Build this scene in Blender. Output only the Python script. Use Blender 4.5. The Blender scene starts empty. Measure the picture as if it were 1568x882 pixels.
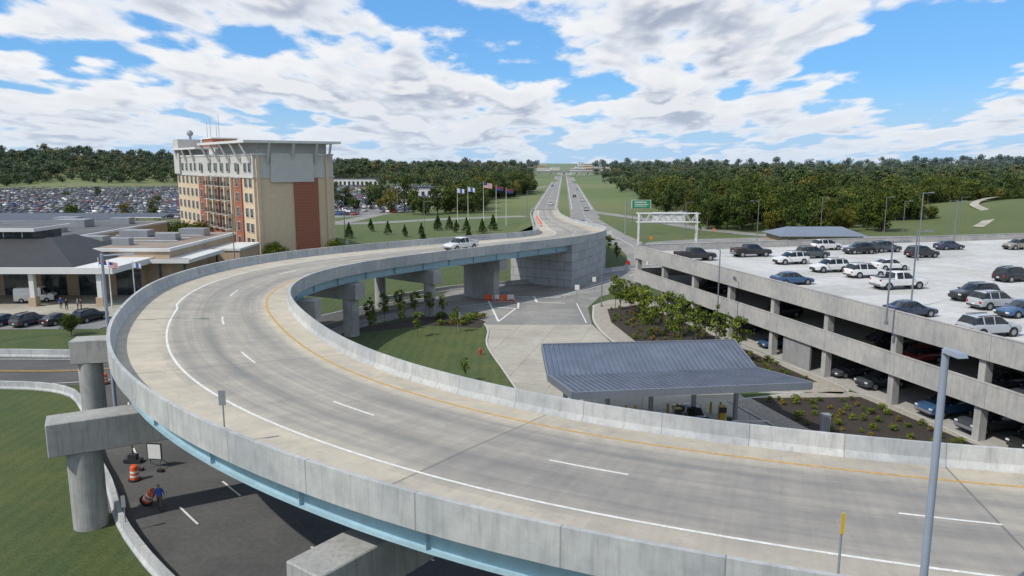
import bpy, math, random
import numpy as np
from mathutils import Vector, Matrix, Quaternion
random.seed(7); np.random.seed(7)
R=math.radians
scene=bpy.context.scene
COL=scene.collection
# ------------------------------------------------------------------ node helpers
def newmat(name):
    m=bpy.data.materials.new(name); m.use_nodes=True
    nt=m.node_tree; b=nt.nodes['Principled BSDF']
    return m,nt,b
def N(nt,t,**k):
    n=nt.nodes.new(t)
    for a,v in k.items(): setattr(n,a,v)
    return n
def L(nt,a,b): nt.links.new(a,b)
def math_(nt,op,a,b=None,c=None,clamp=False):
    n=nt.nodes.new('ShaderNodeMath'); n.operation=op; n.use_clamp=clamp
    for i,x in enumerate((a,b,c)):
        if x is None: continue
        if isinstance(x,(int,float)): n.inputs[i].default_value=x
        else: nt.links.new(x,n.inputs[i])
    return n.outputs[0]
def mixc(nt,fac,a,b,mode='MIX'):
    n=nt.nodes.new('ShaderNodeMix'); n.data_type='RGBA'; n.blend_type=mode
    for s,x in ((n.inputs[0],fac),(n.inputs[6],a),(n.inputs[7],b)):
        if isinstance(x,(int,float)): s.default_value=x
        elif isinstance(x,(tuple,list)): s.default_value=tuple(x)+((1,) if len(x)==3 else ())
        else: nt.links.new(x,s)
    return n.outputs[2]
def noise(nt,vec,scale,detail=5,rough=.55,dist=0):
    n=nt.nodes.new('ShaderNodeTexNoise'); n.inputs['Scale'].default_value=scale
    n.inputs['Detail'].default_value=detail; n.inputs['Roughness'].default_value=rough
    n.inputs['Distortion'].default_value=dist
    if vec is not None: nt.links.new(vec,n.inputs['Vector'])
    return n.outputs[0]
def mapr(nt,v,a,b,c=0,d=1,smooth=False):
    n=nt.nodes.new('ShaderNodeMapRange'); n.clamp=True
    if smooth: n.interpolation_type='SMOOTHSTEP'
    nt.links.new(v,n.inputs[0])
    for i,x in zip((1,2,3,4),(a,b,c,d)): n.inputs[i].default_value=x
    return n.outputs[0]
def mapping(nt,vec,scale=(1,1,1),loc=(0,0,0)):
    n=nt.nodes.new('ShaderNodeMapping'); n.inputs['Scale'].default_value=scale; n.inputs['Location'].default_value=loc
    nt.links.new(vec,n.inputs['Vector']); return n.outputs[0]
def bump(nt,b,h,st,dist=.05):
    n=nt.nodes.new('ShaderNodeBump'); n.inputs['Strength'].default_value=st; n.inputs['Distance'].default_value=dist
    nt.links.new(h,n.inputs['Height']); nt.links.new(n.outputs[0],b.inputs['Normal'])
def sc(c,k): return tuple(min(1,x*k) for x in c[:3])
def M(name,col,rough=.8,var=.15,s=1.0,bmp=0,metal=0,big=.1,tint=None):
    m,nt,b=newmat(name)
    tc=N(nt,'ShaderNodeTexCoord').outputs['Object']
    n1=noise(nt,tc,s,4,.6); n2=noise(nt,tc,s*.12,2,.5)
    f=mapr(nt,n1,.3,.7)
    c=mixc(nt,f,sc(col,1-var),sc(col,1+var))
    c=mixc(nt,mapr(nt,n2,.35,.65),c,mixc(nt,1.0,c,tint or (1-big,1-big,1-big),'MULTIPLY'))
    L(nt,c,b.inputs['Base Color']); b.inputs['Roughness'].default_value=rough; b.inputs['Metallic'].default_value=metal
    if bmp: bump(nt,b,n1,bmp)
    return m
# ------------------------------------------------------------------ mesh builder
class MB:
    def __init__(s): s.v=[];s.f=[];s.m=[];s.uv={}
    def add(s,vs,fs,mi=0):
        o=len(s.v); s.v+= [tuple(v) for v in vs]
        for f in fs: s.f.append(tuple(i+o for i in f)); s.m.append(mi)
    def box(s,c,d,rz=0,mi=0,tap=1.0,tapy=None):
        x,y,z=d[0]/2,d[1]/2,d[2]/2
        ty=tap if tapy is None else tapy
        P=[(-x,-y,-z),(x,-y,-z),(x,y,-z),(-x,y,-z),(-x*tap,-y*ty,z),(x*tap,-y*ty,z),(x*tap,y*ty,z),(-x*tap,y*ty,z)]
        ca,sa=math.cos(rz),math.sin(rz)
        P=[(c[0]+p[0]*ca-p[1]*sa,c[1]+p[0]*sa+p[1]*ca,c[2]+p[2]) for p in P]
        s.add(P,[(3,2,1,0),(4,5,6,7),(0,1,5,4),(1,2,6,5),(2,3,7,6),(3,0,4,7)],mi)
    def b2(s,x0,x1,y0,y1,z0,z1,mi=0): s.box(((x0+x1)/2,(y0+y1)/2,(z0+z1)/2),(abs(x1-x0),abs(y1-y0),abs(z1-z0)),0,mi)
    def cyl(s,p0,p1,r0,r1=None,n=12,mi=0,cap=True):
        r1=r0 if r1 is None else r1
        p0=Vector(p0);p1=Vector(p1);d=(p1-p0).normalized()
        a=d.orthogonal().normalized();b=d.cross(a)
        P=[]
        for p,r in((p0,r0),(p1,r1)):
            for i in range(n):
                t=2*math.pi*i/n; P.append(p+a*math.cos(t)*r+b*math.sin(t)*r)
        F=[(i,(i+1)%n,n+(i+1)%n,n+i) for i in range(n)]
        if cap: F+=[tuple(reversed(range(n))),tuple(range(n,2*n))]
        s.add(P,F,mi)
    def prism(s,poly,z0,z1,mi=0,mt=None):
        n=len(poly)
        ar=sum(poly[i][0]*poly[(i+1)%n][1]-poly[(i+1)%n][0]*poly[i][1] for i in range(n))
        if ar<0: poly=poly[::-1]
        P=[(p[0],p[1],z0) for p in poly]+[(p[0],p[1],z1) for p in poly]
        s.add(P,[(i,(i+1)%n,n+(i+1)%n,n+i) for i in range(n)],mi)
        s.add(P[n:],[tuple(range(n))],mi if mt is None else mt)
    def obj(s,name,mats,parent=None,smooth=False,loc=None,rz=0,uv=None):
        me=bpy.data.meshes.new(name); me.from_pydata(s.v,[],s.f)
        for m in mats: me.materials.append(m)
        me.polygons.foreach_set('material_index',s.m)
        if smooth: me.polygons.foreach_set('use_smooth',[True]*len(s.f))
        if uv is not None:
            l=me.uv_layers.new(name='UVMap')
            for i,lp in enumerate(me.loops): l.data[i].uv=uv[lp.vertex_index]
        me.update()
        if smooth:
            try: me.set_sharp_from_angle(angle=R(38))
            except Exception: pass
        o=bpy.data.objects.new(name,me); COL.objects.link(o)
        if parent: o.parent=parent
        if loc: o.location=loc
        o.rotation_euler[2]=rz
        return o
def empty(name,loc=(0,0,0),rz=0):
    e=bpy.data.objects.new(name,None); COL.objects.link(e); e.location=loc; e.rotation_euler[2]=rz; e.empty_display_size=.5; return e
def catmull(pts,step=1.5):
    P=[np.array(p,float) for p in pts]; P=[2*P[0]-P[1]]+P+[2*P[-1]-P[-2]]
    out=[]
    for i in range(1,len(P)-2):
        a,b,c,d=P[i-1:i+3]; n=max(2,int(np.linalg.norm((c-b)[:2])/step))
        for k in range(n):
            t=k/n; out.append(.5*((2*b)+(-a+c)*t+(2*a-5*b+4*c-d)*t*t+(-a+3*b-3*c+d)*t**3))
    out.append(P[-2]); return np.array(out)
def normals(P):
    T=np.gradient(P[:,:2],axis=0); T/=np.linalg.norm(T,axis=1)[:,None]
    return np.stack([-T[:,1],T[:,0]],1)
LAY=[0]
def sheetz():
    LAY[0]+=1; return .012+.004*LAY[0]
def ribbon(name,pts,w,mat,z=None,parent=None,step=2.0,o0=None,o1=None,zf=None):
    P=catmull([p[:2] for p in pts],step); n=normals(P); z=sheetz() if z is None else z
    a=-w/2 if o0 is None else o0; b=w/2 if o1 is None else o1
    v=[];uv=[];s=0
    for i in range(len(P)):
        if i: s+=np.linalg.norm(P[i]-P[i-1])
        for o in(a,b):
            q=P[i]+n[i]*o; v.append((q[0],q[1],z if zf is None else z+zf(q[0],q[1]))); uv.append((s,o))
    mb=MB(); mb.add(v,[(2*i+1,2*i,2*i+2,2*i+3) for i in range(len(P)-1)])
    o=mb.obj(name,[mat],parent,uv=uv); return P,n
def dashes(mb,P,n,off,dash,gap,w,z,start=0):
    s=start; seg=np.r_[0,np.cumsum(np.linalg.norm(np.diff(P[:,:2],axis=0),axis=1))]
    while s+dash<seg[-1]:
        ss=np.linspace(s,s+dash,4)
        vs=[]
        for t in ss:
            x=np.interp(t,seg,P[:,0]);y=np.interp(t,seg,P[:,1]);nx=np.interp(t,seg,n[:,0]);ny=np.interp(t,seg,n[:,1])
            for o in(off-w/2,off+w/2): vs.append((x+nx*o,y+ny*o,z))
        mb.add(vs,[(2*i+1,2*i,2*i+2,2*i+3) for i in range(3)])
        s+=dash+gap
def barrier(name,pts,h,w,mat,closed=False):
    P=catmull(pts,1.5); n=normals(P); mb=MB(); v=[];uv=[];s=0
    prof=[(-w/2,0),(-w/2,.1),(-w*.28,.35*h),(-w*.22,h),(w*.22,h),(w*.28,.35*h),(w/2,.1),(w/2,0)]
    k=len(prof)
    for i in range(len(P)):
        if i: s+=np.linalg.norm(P[i]-P[i-1])
        for o,z in prof:
            q=P[i]+n[i]*o; v.append((q[0],q[1],z)); uv.append((s,z))
    F=[]
    for i in range(len(P)-1):
        for j in range(k-1): F.append((i*k+j,(i+1)*k+j,(i+1)*k+j+1,i*k+j+1))
    F+=[tuple(range(k)),tuple(range((len(P)-1)*k+k-1,(len(P)-1)*k-1,-1))]
    mb.add(v,F); return mb.obj(name,[mat],uv=uv)
# ------------------------------------------------------------------ materials
def concrete(name,col,joint=6.0,stain=.25,streak=True):
    m,nt,b=newmat(name)
    tco=N(nt,'ShaderNodeTexCoord'); uv=tco.outputs['UV']; ob=tco.outputs['Object']
    n1=noise(nt,ob,1.6,6,.65); n2=noise(nt,ob,.25,3,.6)
    c=mixc(nt,mapr(nt,n1,.3,.7),sc(col,.85),sc(col,1.1))
    c=mixc(nt,mapr(nt,n2,.42,.62),c,mixc(nt,1.,c,(.80,.82,.85),'MULTIPLY'))
    sx=N(nt,'ShaderNodeSeparateXYZ'); L(nt,uv,sx.inputs[0])
    if joint:
        u=math_(nt,'DIVIDE',sx.outputs[0],joint)
        fr=math_(nt,'FRACT',u); ln=math_(nt,'LESS_THAN',fr,.012)
        fl=math_(nt,'FLOOR',u); wn=N(nt,'ShaderNodeTexWhiteNoise',noise_dimensions='1D'); L(nt,fl,wn.inputs['W'])
        c=mixc(nt,1.,c,mixc(nt,wn.outputs[0],(.86,.87,.89),(1.06,1.05,1.03)),'MULTIPLY')
        c=mixc(nt,math_(nt,'MULTIPLY',ln,.55),c,(.12,.12,.11))
    if streak:
        st=noise(nt,mapping(nt,ob,(3.0,3.0,.25)),1.5,4,.7)
        c=mixc(nt,math_(nt,'MULTIPLY',mapr(nt,st,.48,.72),stain*1.9),c,sc(col,.42))
    L(nt,c,b.inputs['Base Color']); b.inputs['Roughness'].default_value=.88; bump(nt,b,n1,.15,.02); return m
m_parapet=concrete('parapet_concrete',(.47,.475,.46),4.0)
m_pier=concrete('pier_concrete',(.36,.355,.335),0,.3)
m_conc=M('plain_concrete',(.37,.36,.33),.85,.1,2,.1)
m_kerb=M('kerb_concrete',(.46,.45,.42),.85,.1,3,.1)
m_white=M('white_paint_wall',(.66,.66,.63),.6,.04,1)
m_line=M('white_road_paint',(.68,.68,.64),.7,.2,6)
m_yel=M('yellow_road_paint',(.52,.30,.06),.7,.25,5)
m_blue=M('pale_blue_steel',(.34,.50,.57),.5,.1,2,big=.15)
m_steel=M('galvanised_steel',(.30,.32,.34),.45,.08,4,metal=.3)
m_greysteel=M('grey_painted_steel',(.16,.18,.21),.5,.06,4)
m_dark=M('dark_metal',(.03,.032,.035),.5,.1,3)
m_black=M('black_rubber',(.012,.012,.013),.7,.1,3)
def deckmat():
    m,nt,b=newmat('ramp_deck_concrete')
    tco=N(nt,'ShaderNodeTexCoord'); uv=tco.outputs['UV']; ob=tco.outputs['Object']
    sx=N(nt,'ShaderNodeSeparateXYZ'); L(nt,uv,sx.inputs[0]); u,v=sx.outputs[0],sx.outputs[1]
    col=(.47,.435,.37); dk=(.315,.305,.285)
    lane=math_(nt,'MULTIPLY',mapr(nt,v,.15,.22,smooth=True),mapr(nt,v,.80,.72,smooth=True))
    nn=noise(nt,ob,.7,5,.6)
    tr=noise(nt,mapping(nt,uv,(.05,26,1)),1.0,4,.6)
    lane=math_(nt,'MULTIPLY',lane,mapr(nt,tr,.32,.6,.45,1))
    c=mixc(nt,lane,col,dk)
    c=mixc(nt,mapr(nt,nn,.25,.75),mixc(nt,1.,c,(.82,.83,.86),'MULTIPLY'),mixc(nt,1.,c,(1.13,1.12,1.08),'MULTIPLY'))
    tn=noise(nt,mapping(nt,uv,(2.5,.6,1)),1.2,4,.7)
    c=mixc(nt,.5,c,mixc(nt,mapr(nt,tn,.3,.7),sc(col,.62),sc(col,1.08)),'SOFT_LIGHT')
    for cen in(.285,.545):
        d=math_(nt,'ABSOLUTE',math_(nt,'SUBTRACT',v,cen)); k=mapr(nt,d,.075,.0,0,.5,True)
        k=math_(nt,'MULTIPLY',k,mapr(nt,noise(nt,mapping(nt,uv,(.12,6,1),(3,1,0)),1,3),.3,.6))
        c=mixc(nt,k,c,(.15,.15,.148))
    # light rectangular repair patches across the lanes
    br=N(nt,'ShaderNodeTexBrick',offset=.5); br.inputs['Scale'].default_value=1; br.inputs['Brick Width'].default_value=14; br.inputs['Row Height'].default_value=.27; br.inputs['Mortar Size'].default_value=0
    br.inputs['Color1'].default_value=(.90,.90,.91,1); br.inputs['Color2'].default_value=(1.08,1.07,1.05,1); L(nt,uv,br.inputs['Vector']); c=mixc(nt,.8,c,br.outputs[0],'MULTIPLY')
    fr=math_(nt,'FRACT',math_(nt,'DIVIDE',u,18.0)); ln=math_(nt,'LESS_THAN',fr,.005)
    c=mixc(nt,math_(nt,'MULTIPLY',ln,.6),c,(.1,.1,.1))
    fl=math_(nt,'FLOOR',math_(nt,'DIVIDE',u,18.0)); wn=N(nt,'ShaderNodeTexWhiteNoise',noise_dimensions='1D'); L(nt,fl,wn.inputs['W'])
    c=mixc(nt,1.,c,mixc(nt,wn.outputs[0],(.88,.88,.90),(1.06,1.05,1.02)),'MULTIPLY')
    st=noise(nt,ob,.35,6,.75,.6); c=mixc(nt,mapr(nt,st,.54,.74,0,.5),c,(.18,.175,.165))
    vo=N(nt,'ShaderNodeTexVoronoi',feature='DISTANCE_TO_EDGE'); vo.inputs['Scale'].default_value=.13
    wv=N(nt,'ShaderNodeVectorMath',operation='ADD'); L(nt,ob,wv.inputs[0])
    cn=N(nt,'ShaderNodeTexNoise'); cn.inputs['Scale'].default_value=.5; cn.inputs['Detail'].default_value=4; L(nt,ob,cn.inputs['Vector'])
    sm=N(nt,'ShaderNodeVectorMath',operation='SCALE'); L(nt,cn.outputs[1],sm.inputs[0]); sm.inputs['Scale'].default_value=3.0
    L(nt,sm.outputs[0],wv.inputs[1]); L(nt,wv.outputs[0],vo.inputs['Vector'])
    ck=math_(nt,'LESS_THAN',vo.outputs['Distance'],.003); c=mixc(nt,math_(nt,'MULTIPLY',ck,.18),c,(.1,.1,.1))
    L(nt,c,b.inputs['Base Color']); b.inputs['Roughness'].default_value=.85; bump(nt,b,tn,.1,.01); return m
m_deck=deckmat()
def asphalt(name,col):
    m,nt,b=newmat(name); tco=N(nt,'ShaderNodeTexCoord'); ob=tco.outputs['Object']
    n1=noise(nt,ob,3,6,.7); n2=noise(nt,ob,.15,4,.6)
    c=mixc(nt,mapr(nt,n1,.3,.7),sc(col,.8),sc(col,1.2)); c=mixc(nt,mapr(nt,n2,.4,.65),c,mixc(nt,1.,c,(1.4,1.37,1.3),'MULTIPLY'))
    st=noise(nt,ob,.6,5,.7,.5); c=mixc(nt,mapr(nt,st,.6,.72,0,.35),c,sc(col,2.2))
    L(nt,c,b.inputs['Base Color']); b.inputs['Roughness'].default_value=.9; bump(nt,b,n1,.2,.01); return m
m_asph=asphalt('dark_asphalt',(.072,.072,.071)); m_asph2=asphalt('worn_asphalt',(.19,.187,.178)); m_lot=asphalt('lot_asphalt',(.16,.16,.16))
def slabmat(name,col,px,py,rot=0):
    m,nt,b=newmat(name); ob=N(nt,'ShaderNodeTexCoord').outputs['Object']
    mp=N(nt,'ShaderNodeMapping'); mp.inputs['Rotation'].default_value=(0,0,rot); L(nt,ob,mp.inputs['Vector'])
    n1=noise(nt,ob,1.5,5,.65); n2=noise(nt,ob,.14,4,.6)
    c=mixc(nt,mapr(nt,n1,.3,.7),sc(col,.9),sc(col,1.08)); c=mixc(nt,mapr(nt,n2,.4,.62),c,mixc(nt,1.,c,(.82,.81,.78),'MULTIPLY'))
    br=N(nt,'ShaderNodeTexBrick',offset=0.0); br.inputs['Scale'].default_value=1; br.inputs['Brick Width'].default_value=px; br.inputs['Row Height'].default_value=py
    br.inputs['Mortar Size'].default_value=.03; br.inputs['Color1'].default_value=(.92,.92,.92,1); br.inputs['Color2'].default_value=(1.04,1.04,1.04,1); br.inputs['Mortar'].default_value=(.55,.55,.55,1)
    L(nt,mp.outputs[0],br.inputs['Vector']); c=mixc(nt,1.,c,br.outputs[0],'MULTIPLY')
    st=noise(nt,ob,.5,6,.75,.4); c=mixc(nt,mapr(nt,st,.55,.76,0,.5),c,sc(col,.5))
    L(nt,c,b.inputs['Base Color']); b.inputs['Roughness'].default_value=.85; return m
m_slab=slabmat('access_concrete',(.39,.365,.305),4.5,4.5,.25)
m_roofdeck=slabmat('garage_deck_concrete',(.50,.50,.49),9,6,0)
def grassmat():
    m,nt,b=newmat('grass_ground'); ob=N(nt,'ShaderNodeTexCoord').outputs['Object']
    n1=noise(nt,ob,5,7,.8); n2=noise(nt,ob,.3,5,.7); n3=noise(nt,ob,.02,3,.6); n4=noise(nt,ob,.004,3,.6)
    c=mixc(nt,mapr(nt,n1,.3,.7),(.014,.030,.007),(.066,.108,.024))
    c=mixc(nt,mapr(nt,n2,.40,.64),c,mixc(nt,1.,c,(1.6,1.2,1.25),'MULTIPLY'))
    c=mixc(nt,mapr(nt,n3,.42,.62,0,.9),c,mixc(nt,1.,c,(1.45,1.2,1.25),'MULTIPLY'))
    sx=N(nt,'ShaderNodeSeparateXYZ'); L(nt,ob,sx.inputs[0])
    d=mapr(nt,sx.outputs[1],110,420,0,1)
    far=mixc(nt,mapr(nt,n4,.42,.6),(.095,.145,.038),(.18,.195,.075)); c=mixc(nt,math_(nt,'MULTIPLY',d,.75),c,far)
    c=mixc(nt,mapr(nt,sx.outputs[1],600,3200,0,.65),c,(.17,.21,.20))  # far ground paled towards blue-grey: haze put into the grass colour
    wv=N(nt,'ShaderNodeTexWave'); wv.inputs['Scale'].default_value=.28; wv.inputs['Distortion'].default_value=1.5; wv.inputs['Detail'].default_value=1
    L(nt,ob,wv.inputs['Vector']); c=mixc(nt,.10,c,mixc(nt,wv.outputs[1],(.02,.04,.01),(.10,.15,.04)))
    L(nt,c,b.inputs['Base Color']); b.inputs['Roughness'].default_value=.95; bump(nt,b,n1,.7,.08); return m
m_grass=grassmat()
m_mulch=M('mulch',(.035,.026,.02),.95,.5,5,.6)
m_gravel=M('river_gravel',(.33,.30,.25),.9,.45,9,.8)
def glassmat(name,col=(.02,.03,.035),rough=.08):
    m,nt,b=newmat(name); ob=N(nt,'ShaderNodeTexCoord').outputs['Object']
    c=mixc(nt,mapr(nt,noise(nt,ob,.9,2),.4,.6),col,sc(col,2.2)); L(nt,c,b.inputs['Base Color']); b.inputs['Roughness'].default_value=rough; return m
m_glass=glassmat('window_glass')
# ------------------------------------------------------------------ terrain
def hz(x,y):
    g=lambda cx,cy,sx,sy,a: a*math.exp(-((x-cx)/sx)**2-((y-cy)/sy)**2)
    h=g(-700,1000,420,240,24)+g(-250,1250,350,260,8)+g(620,900,420,260,3)+g(200,290,42,45,8)+g(900,1500,700,350,10)+g(-1500,1300,600,500,26)+g(300,470,90,90,3)
    d=math.hypot(x,y)
    k=min(1,max(0,(y-240)/120)); h*=k if not(120<x<300 and y<400) else 1
    if abs(x-.069*y)<70 : h*=min(1,max(0,(abs(x-.069*y)-25)/45))
    if d>1700: h+=min(1,(d-1700)/900)*(10+9*math.sin(x*.0021)+6*math.sin(x*.0047+1))*(1 if y>0 else 0)
    return h
xs=sorted(set(list(range(-6000,-1500,500))+list(range(-1500,1500,30))+list(range(1500,6001,500))))
ys=sorted(set([-800,-300]+list(range(0,1700,25))+list(range(1700,3200,100))+list(range(3200,9001,500))))
mb=MB(); vv=[(x,y,hz(x,y)) for y in ys for x in xs]; nx=len(xs)
mb.add(vv,[(j*nx+i,j*nx+i+1,(j+1)*nx+i+1,(j+1)*nx+i) for j in range(len(ys)-1) for i in range(nx-1)])
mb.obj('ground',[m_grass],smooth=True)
# ------------------------------------------------------------------ ramp
ctrl=[(90,29,13.3,8.3,.8),(75,27.2,13.3,8.3,.8),(60,26.3,13.3,8.3,.8),(46,26.3,13.3,8.3,.8),(33,27.2,13.3,8.3,.8),(21.2,29.2,13.3,8.3,.8),(13.1,31.4,13.3,8.3,.8),(4.5,34.9,13.3,8.3,.8),
(-2.6,39.6,13.3,8.3,.8),(-7.8,44.4,13.3,8.3,.8),(-12.3,50.2,13.3,8.3,.8),(-16.4,57.3,12.9,8.3,.8),(-20,65,12,8.3,.8),(-21.8,71,11.6,8.3,.8),(-22.3,77,11.3,8.3,.75),(-21.4,83,11.2,8.3,.7),
(-18.4,90.4,11.2,8.25,.6),(-12.4,99,11.2,8.2,.45),(-4.5,108.6,11.2,8.1,.3),(3,117,11.3,8.0,.2),(10,126,11.5,7.8,.1),(16,139,12,7.4,0),(19,153,13.2,6.9,0),(19.8,170,14.5,6.2,0),(19.5,200,13.5,4.6,0),(18.8,240,12,2.6,0),(18.6,290,11,.9,0),(20.2,340,10.5,.12,0)]
RP=catmull(ctrl,1.2)
for _ in range(6): RP[1:-1]=(RP[:-2]+2*RP[1:-1]+RP[2:])/4
RN=normals(RP); RS=np.r_[0,np.cumsum(np.linalg.norm(np.diff(RP[:,:2],axis=0),axis=1))]
def rp(i,off,dz=0):
    p=RP[i]; return (p[0]+RN[i][0]*off,p[1]+RN[i][1]*off,p[3]+p[4]*off/p[2]+dz)
iab=int(np.argmin(np.hypot(RP[:,0]-10,RP[:,1]-126)))
def rsweep(name,prof,mat,i0=0,i1=None,parent=None,closed=True,uvs=None):
    i1=len(RP)-1 if i1 is None else i1; k=len(prof); v=[];uv=[]
    for i in range(i0,i1+1):
        for j,(o,d) in enumerate(prof):
            oo=o if not isinstance(o,str) else RP[i][2]+float(o)
            v.append(rp(i,oo,d)); uv.append((RS[i],(oo/RP[i][2]) if uvs else d+ j*.3))
    F=[];n=i1-i0
    for i in range(n):
        for j in range(k if closed else k-1): F.append((i*k+j,i*k+(j+1)%k,(i+1)*k+(j+1)%k,(i+1)*k+j))
    if closed: F+=[tuple(range(k))[::-1],tuple(range(n*k,n*k+k))]
    mb=MB(); mb.add(v,F); return mb.obj(name,[mat],parent,uv=uv)
ramp=empty('elevated_ramp')
rsweep('deck_surface',[(0,0),(1.6,0),('-3.2',0),('0',0)],m_deck,parent=ramp,closed=False,uvs=True)
rsweep('barrier_inner',[(0,-.02),(-.05,.08),(-.18,.3),(-.24,.95),(-.45,.95),(-.45,-.4),(0.6,-.4),(.6,-.1)],m_parapet,parent=ramp)
rsweep('barrier_outer',[('0',-.02),('.05',.08),('.18',.3),('.24',.95),('.45',.95),('.45',-.4),('-.6',-.4),('-.6',-.1)],m_parapet,parent=ramp)
rsweep('deck_slab',[(.5,-.05),('-.5',-.05),('-.5',-.3),(.5,-.3)],m_conc,0,iab,ramp)
for nm,o in(('a',.55),('b',4.5),('c','-4.4'),('d','-.4')):
    if isinstance(o,str): q=lambda a:str(float(o)+a)
    else: q=lambda a:o+a
    t0=-.3 if nm in 'bc' else -.402
    rsweep('girder_'+nm,[(q(-.22),t0),(q(.22),t0),(q(.22),t0-.06),(q(.025),t0-.06),(q(.025),-1.42),(q(.24),-1.42),(q(.24),-1.5),(q(-.24),-1.5),(q(-.24),-1.42),(q(-.025),-1.42),(q(-.025),t0-.06),(q(-.22),t0-.06)],m_blue,0,iab,ramp)
mb=MB()
for i in range(0,iab,4):
    W=RP[i][2]
    for o in(.55-.12,.67,W-.52,W-.28):
        p=rp(i,o,-.95); mb.box(p,(.03,.2,.94),math.atan2(RN[i][1],RN[i][0])-math.pi/2,0)
mb.obj('girder_stiffeners',[m_blue],ramp)
mb=MB()
for i in range(0,iab,6):
    W=RP[i][2]; p=rp(i,W/2,-.8); mb.box(p,(W-1.4,.12,.5),math.atan2(RN[i][1],RN[i][0]),0)
mb.obj('cross_frames',[m_blue],ramp)
def rline(name,off,w,mat,i0,i1,dash=None):
    mb=MB()
    if dash is None:
        v=[]
        for i in range(i0,i1+1):
            o=off(RP[i][2]); v+= [rp(i,o-w/2,.006),rp(i,o+w/2,.006)]
        mb.add(v,[(2*k+1,2*k,2*k+2,2*k+3) for k in range(i1-i0)])
    else:
        s=RS[i0]+dash[2]
        while s+dash[0]<RS[i1]:
            v=[]
            for t in np.linspace(s,s+dash[0],5):
                i=int(np.searchsorted(RS,t))-1; i=min(max(i,0),len(RP)-2); f=(t-RS[i])/(RS[i+1]-RS[i])
                o=off(RP[i][2])
                for oo in(o-w/2,o+w/2):
                    a=Vector(rp(i,oo,.006)); b=Vector(rp(i+1,oo,.006)); v.append(a.lerp(b,f))
            mb.add(v,[(2*k+1,2*k,2*k+2,2*k+3) for k in range(4)]); s+=dash[0]+dash[1]
    mb.obj(name,[mat],ramp)
nR=len(RP)-1
rline('edge_line_yellow',lambda W:1.7,.16,m_yel,0,nR)
rline('edge_line_white',lambda W:W-3.1 if W>12 else W-3.1+(13.3-W)*.2,.15,m_line,0,nR)
rline('lane_dashes',lambda W:(1.7+W-3.1)/2,.13,m_line,0,nR,(3,9,0))
def mse():
    m,nt,b=newmat('mse_wall_panels'); uv=N(nt,'ShaderNodeTexCoord').outputs['UV']; ob=N(nt,'ShaderNodeTexCoord').outputs['Object']
    br=N(nt,'ShaderNodeTexBrick'); br.inputs['Scale'].default_value=1; br.inputs['Brick Width'].default_value=3; br.inputs['Row Height'].default_value=1.5; br.inputs['Mortar Size'].default_value=.035
    br.inputs['Color1'].default_value=(.42,.43,.43,1); br.inputs['Color2'].default_value=(.36,.37,.375,1); br.inputs['Mortar'].default_value=(.15,.15,.15,1)
    L(nt,uv,br.inputs['Vector']); c=mixc(nt,mapr(nt,noise(nt,ob,.8,5),.35,.7),br.outputs[0],mixc(nt,1.,br.outputs[0],(.8,.8,.8),'MULTIPLY'))
    L(nt,c,b.inputs['Base Color']); b.inputs['Roughness'].default_value=.9; return m
m_mse=mse()
iend=int(np.argmin(np.abs(RP[:,1]-215)+(RP[:,0]<5)*999))
mb=MB();v=[];uv=[]
for i in range(iab,iend+1):
    for o in(-.36,RP[i][2]+.36):
        p=rp(i,o,-.3); v+=[(p[0],p[1],-.3),p]; uv+=[(RS[i],0),(RS[i],p[2])]
F=[]
for k in range(iend-iab):
    a=4*k; F+=[(a,a+1,a+5,a+4),(a+2,a+6,a+7,a+3)]
mb.add(v,F)
pa=rp(iab,-.36,-.3); pb=rp(iab,RP[iab][2]+.36,-.3)
mb.add([(pa[0],pa[1],-.3),(pb[0],pb[1],-.3),pb,pa],[(0,1,2,3)]); uv+=[(0,0),(12.5,0),(12.5,pb[2]),(0,pa[2])]
mb.obj('retaining_walls',[m_mse],ramp,uv=uv)
mb=MB();v=[];i2=len(RP)-1
for i in range(iend-8,i2+1):
    for o,s in((-.4,-1),(RP[i][2]+.4,1)):
        p=rp(i,o,-.25); z=max(p[2],.0); q=rp(i,o+s*(z*2.2+.3)); v+=[(p[0],p[1],z+.02),(q[0],q[1],-.02)]
F=[]
for k in range(i2-iend+8):
    a=4*k; F+=[(a,a+1,a+5,a+4),(a+2,a+6,a+7,a+3)]
mb.add(v,F); mb.obj('embankment',[m_grass],ramp)
def bent(A,B,cols,name='bridge_pier',ztop=6.7,zb=4.75,w=1.9,r=.93):
    mb=MB(); A=Vector(A);B=Vector(B); c=(A+B)/2; l=(B-A).length; ang=math.atan2(B.y-A.y,B.x-A.x)
    mb.box((c.x,c.y,(ztop+zb)/2),(l,w,ztop-zb),ang)
    for t in cols:
        p=A.lerp(B,t); mb.cyl((p.x,p.y,-.2),(p.x,p.y,zb+.02),r,n=40)
    for t in np.linspace(.3,.95,4):
        p=A.lerp(B,t); mb.box((p.x,p.y,ztop+.06),(.6,.6,.12),ang)
    o=mb.obj(name,[m_pier],smooth=False)
    bv=o.modifiers.new('b','BEVEL'); bv.width=.05; bv.segments=1; bv.limit_method='ANGLE'; bv.angle_limit=R(50)
    return o
bent((-26.3,40.2),(-9.5,49.5),(.09,.93))
bent((-36.3,60.0),(-17.2,64.0),(.06,.94))
bent((-7.5,24.6),(2.4,38),(.08,.93))
def rbent(i,o0,o1,cols,**k):
    a=rp(i,o0);b=rp(i,o1); bent(a[:2],b[:2],cols,**k)
def near(x,y): return int(np.argmin(np.hypot(RP[:,0]-x,RP[:,1]-y)))
rbent(near(-22.2,78),-1.5,12.5,(.12,.9),r=.9)
rbent(near(-19,89.3),-.8,12,(.12,.9),r=.95)
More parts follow.
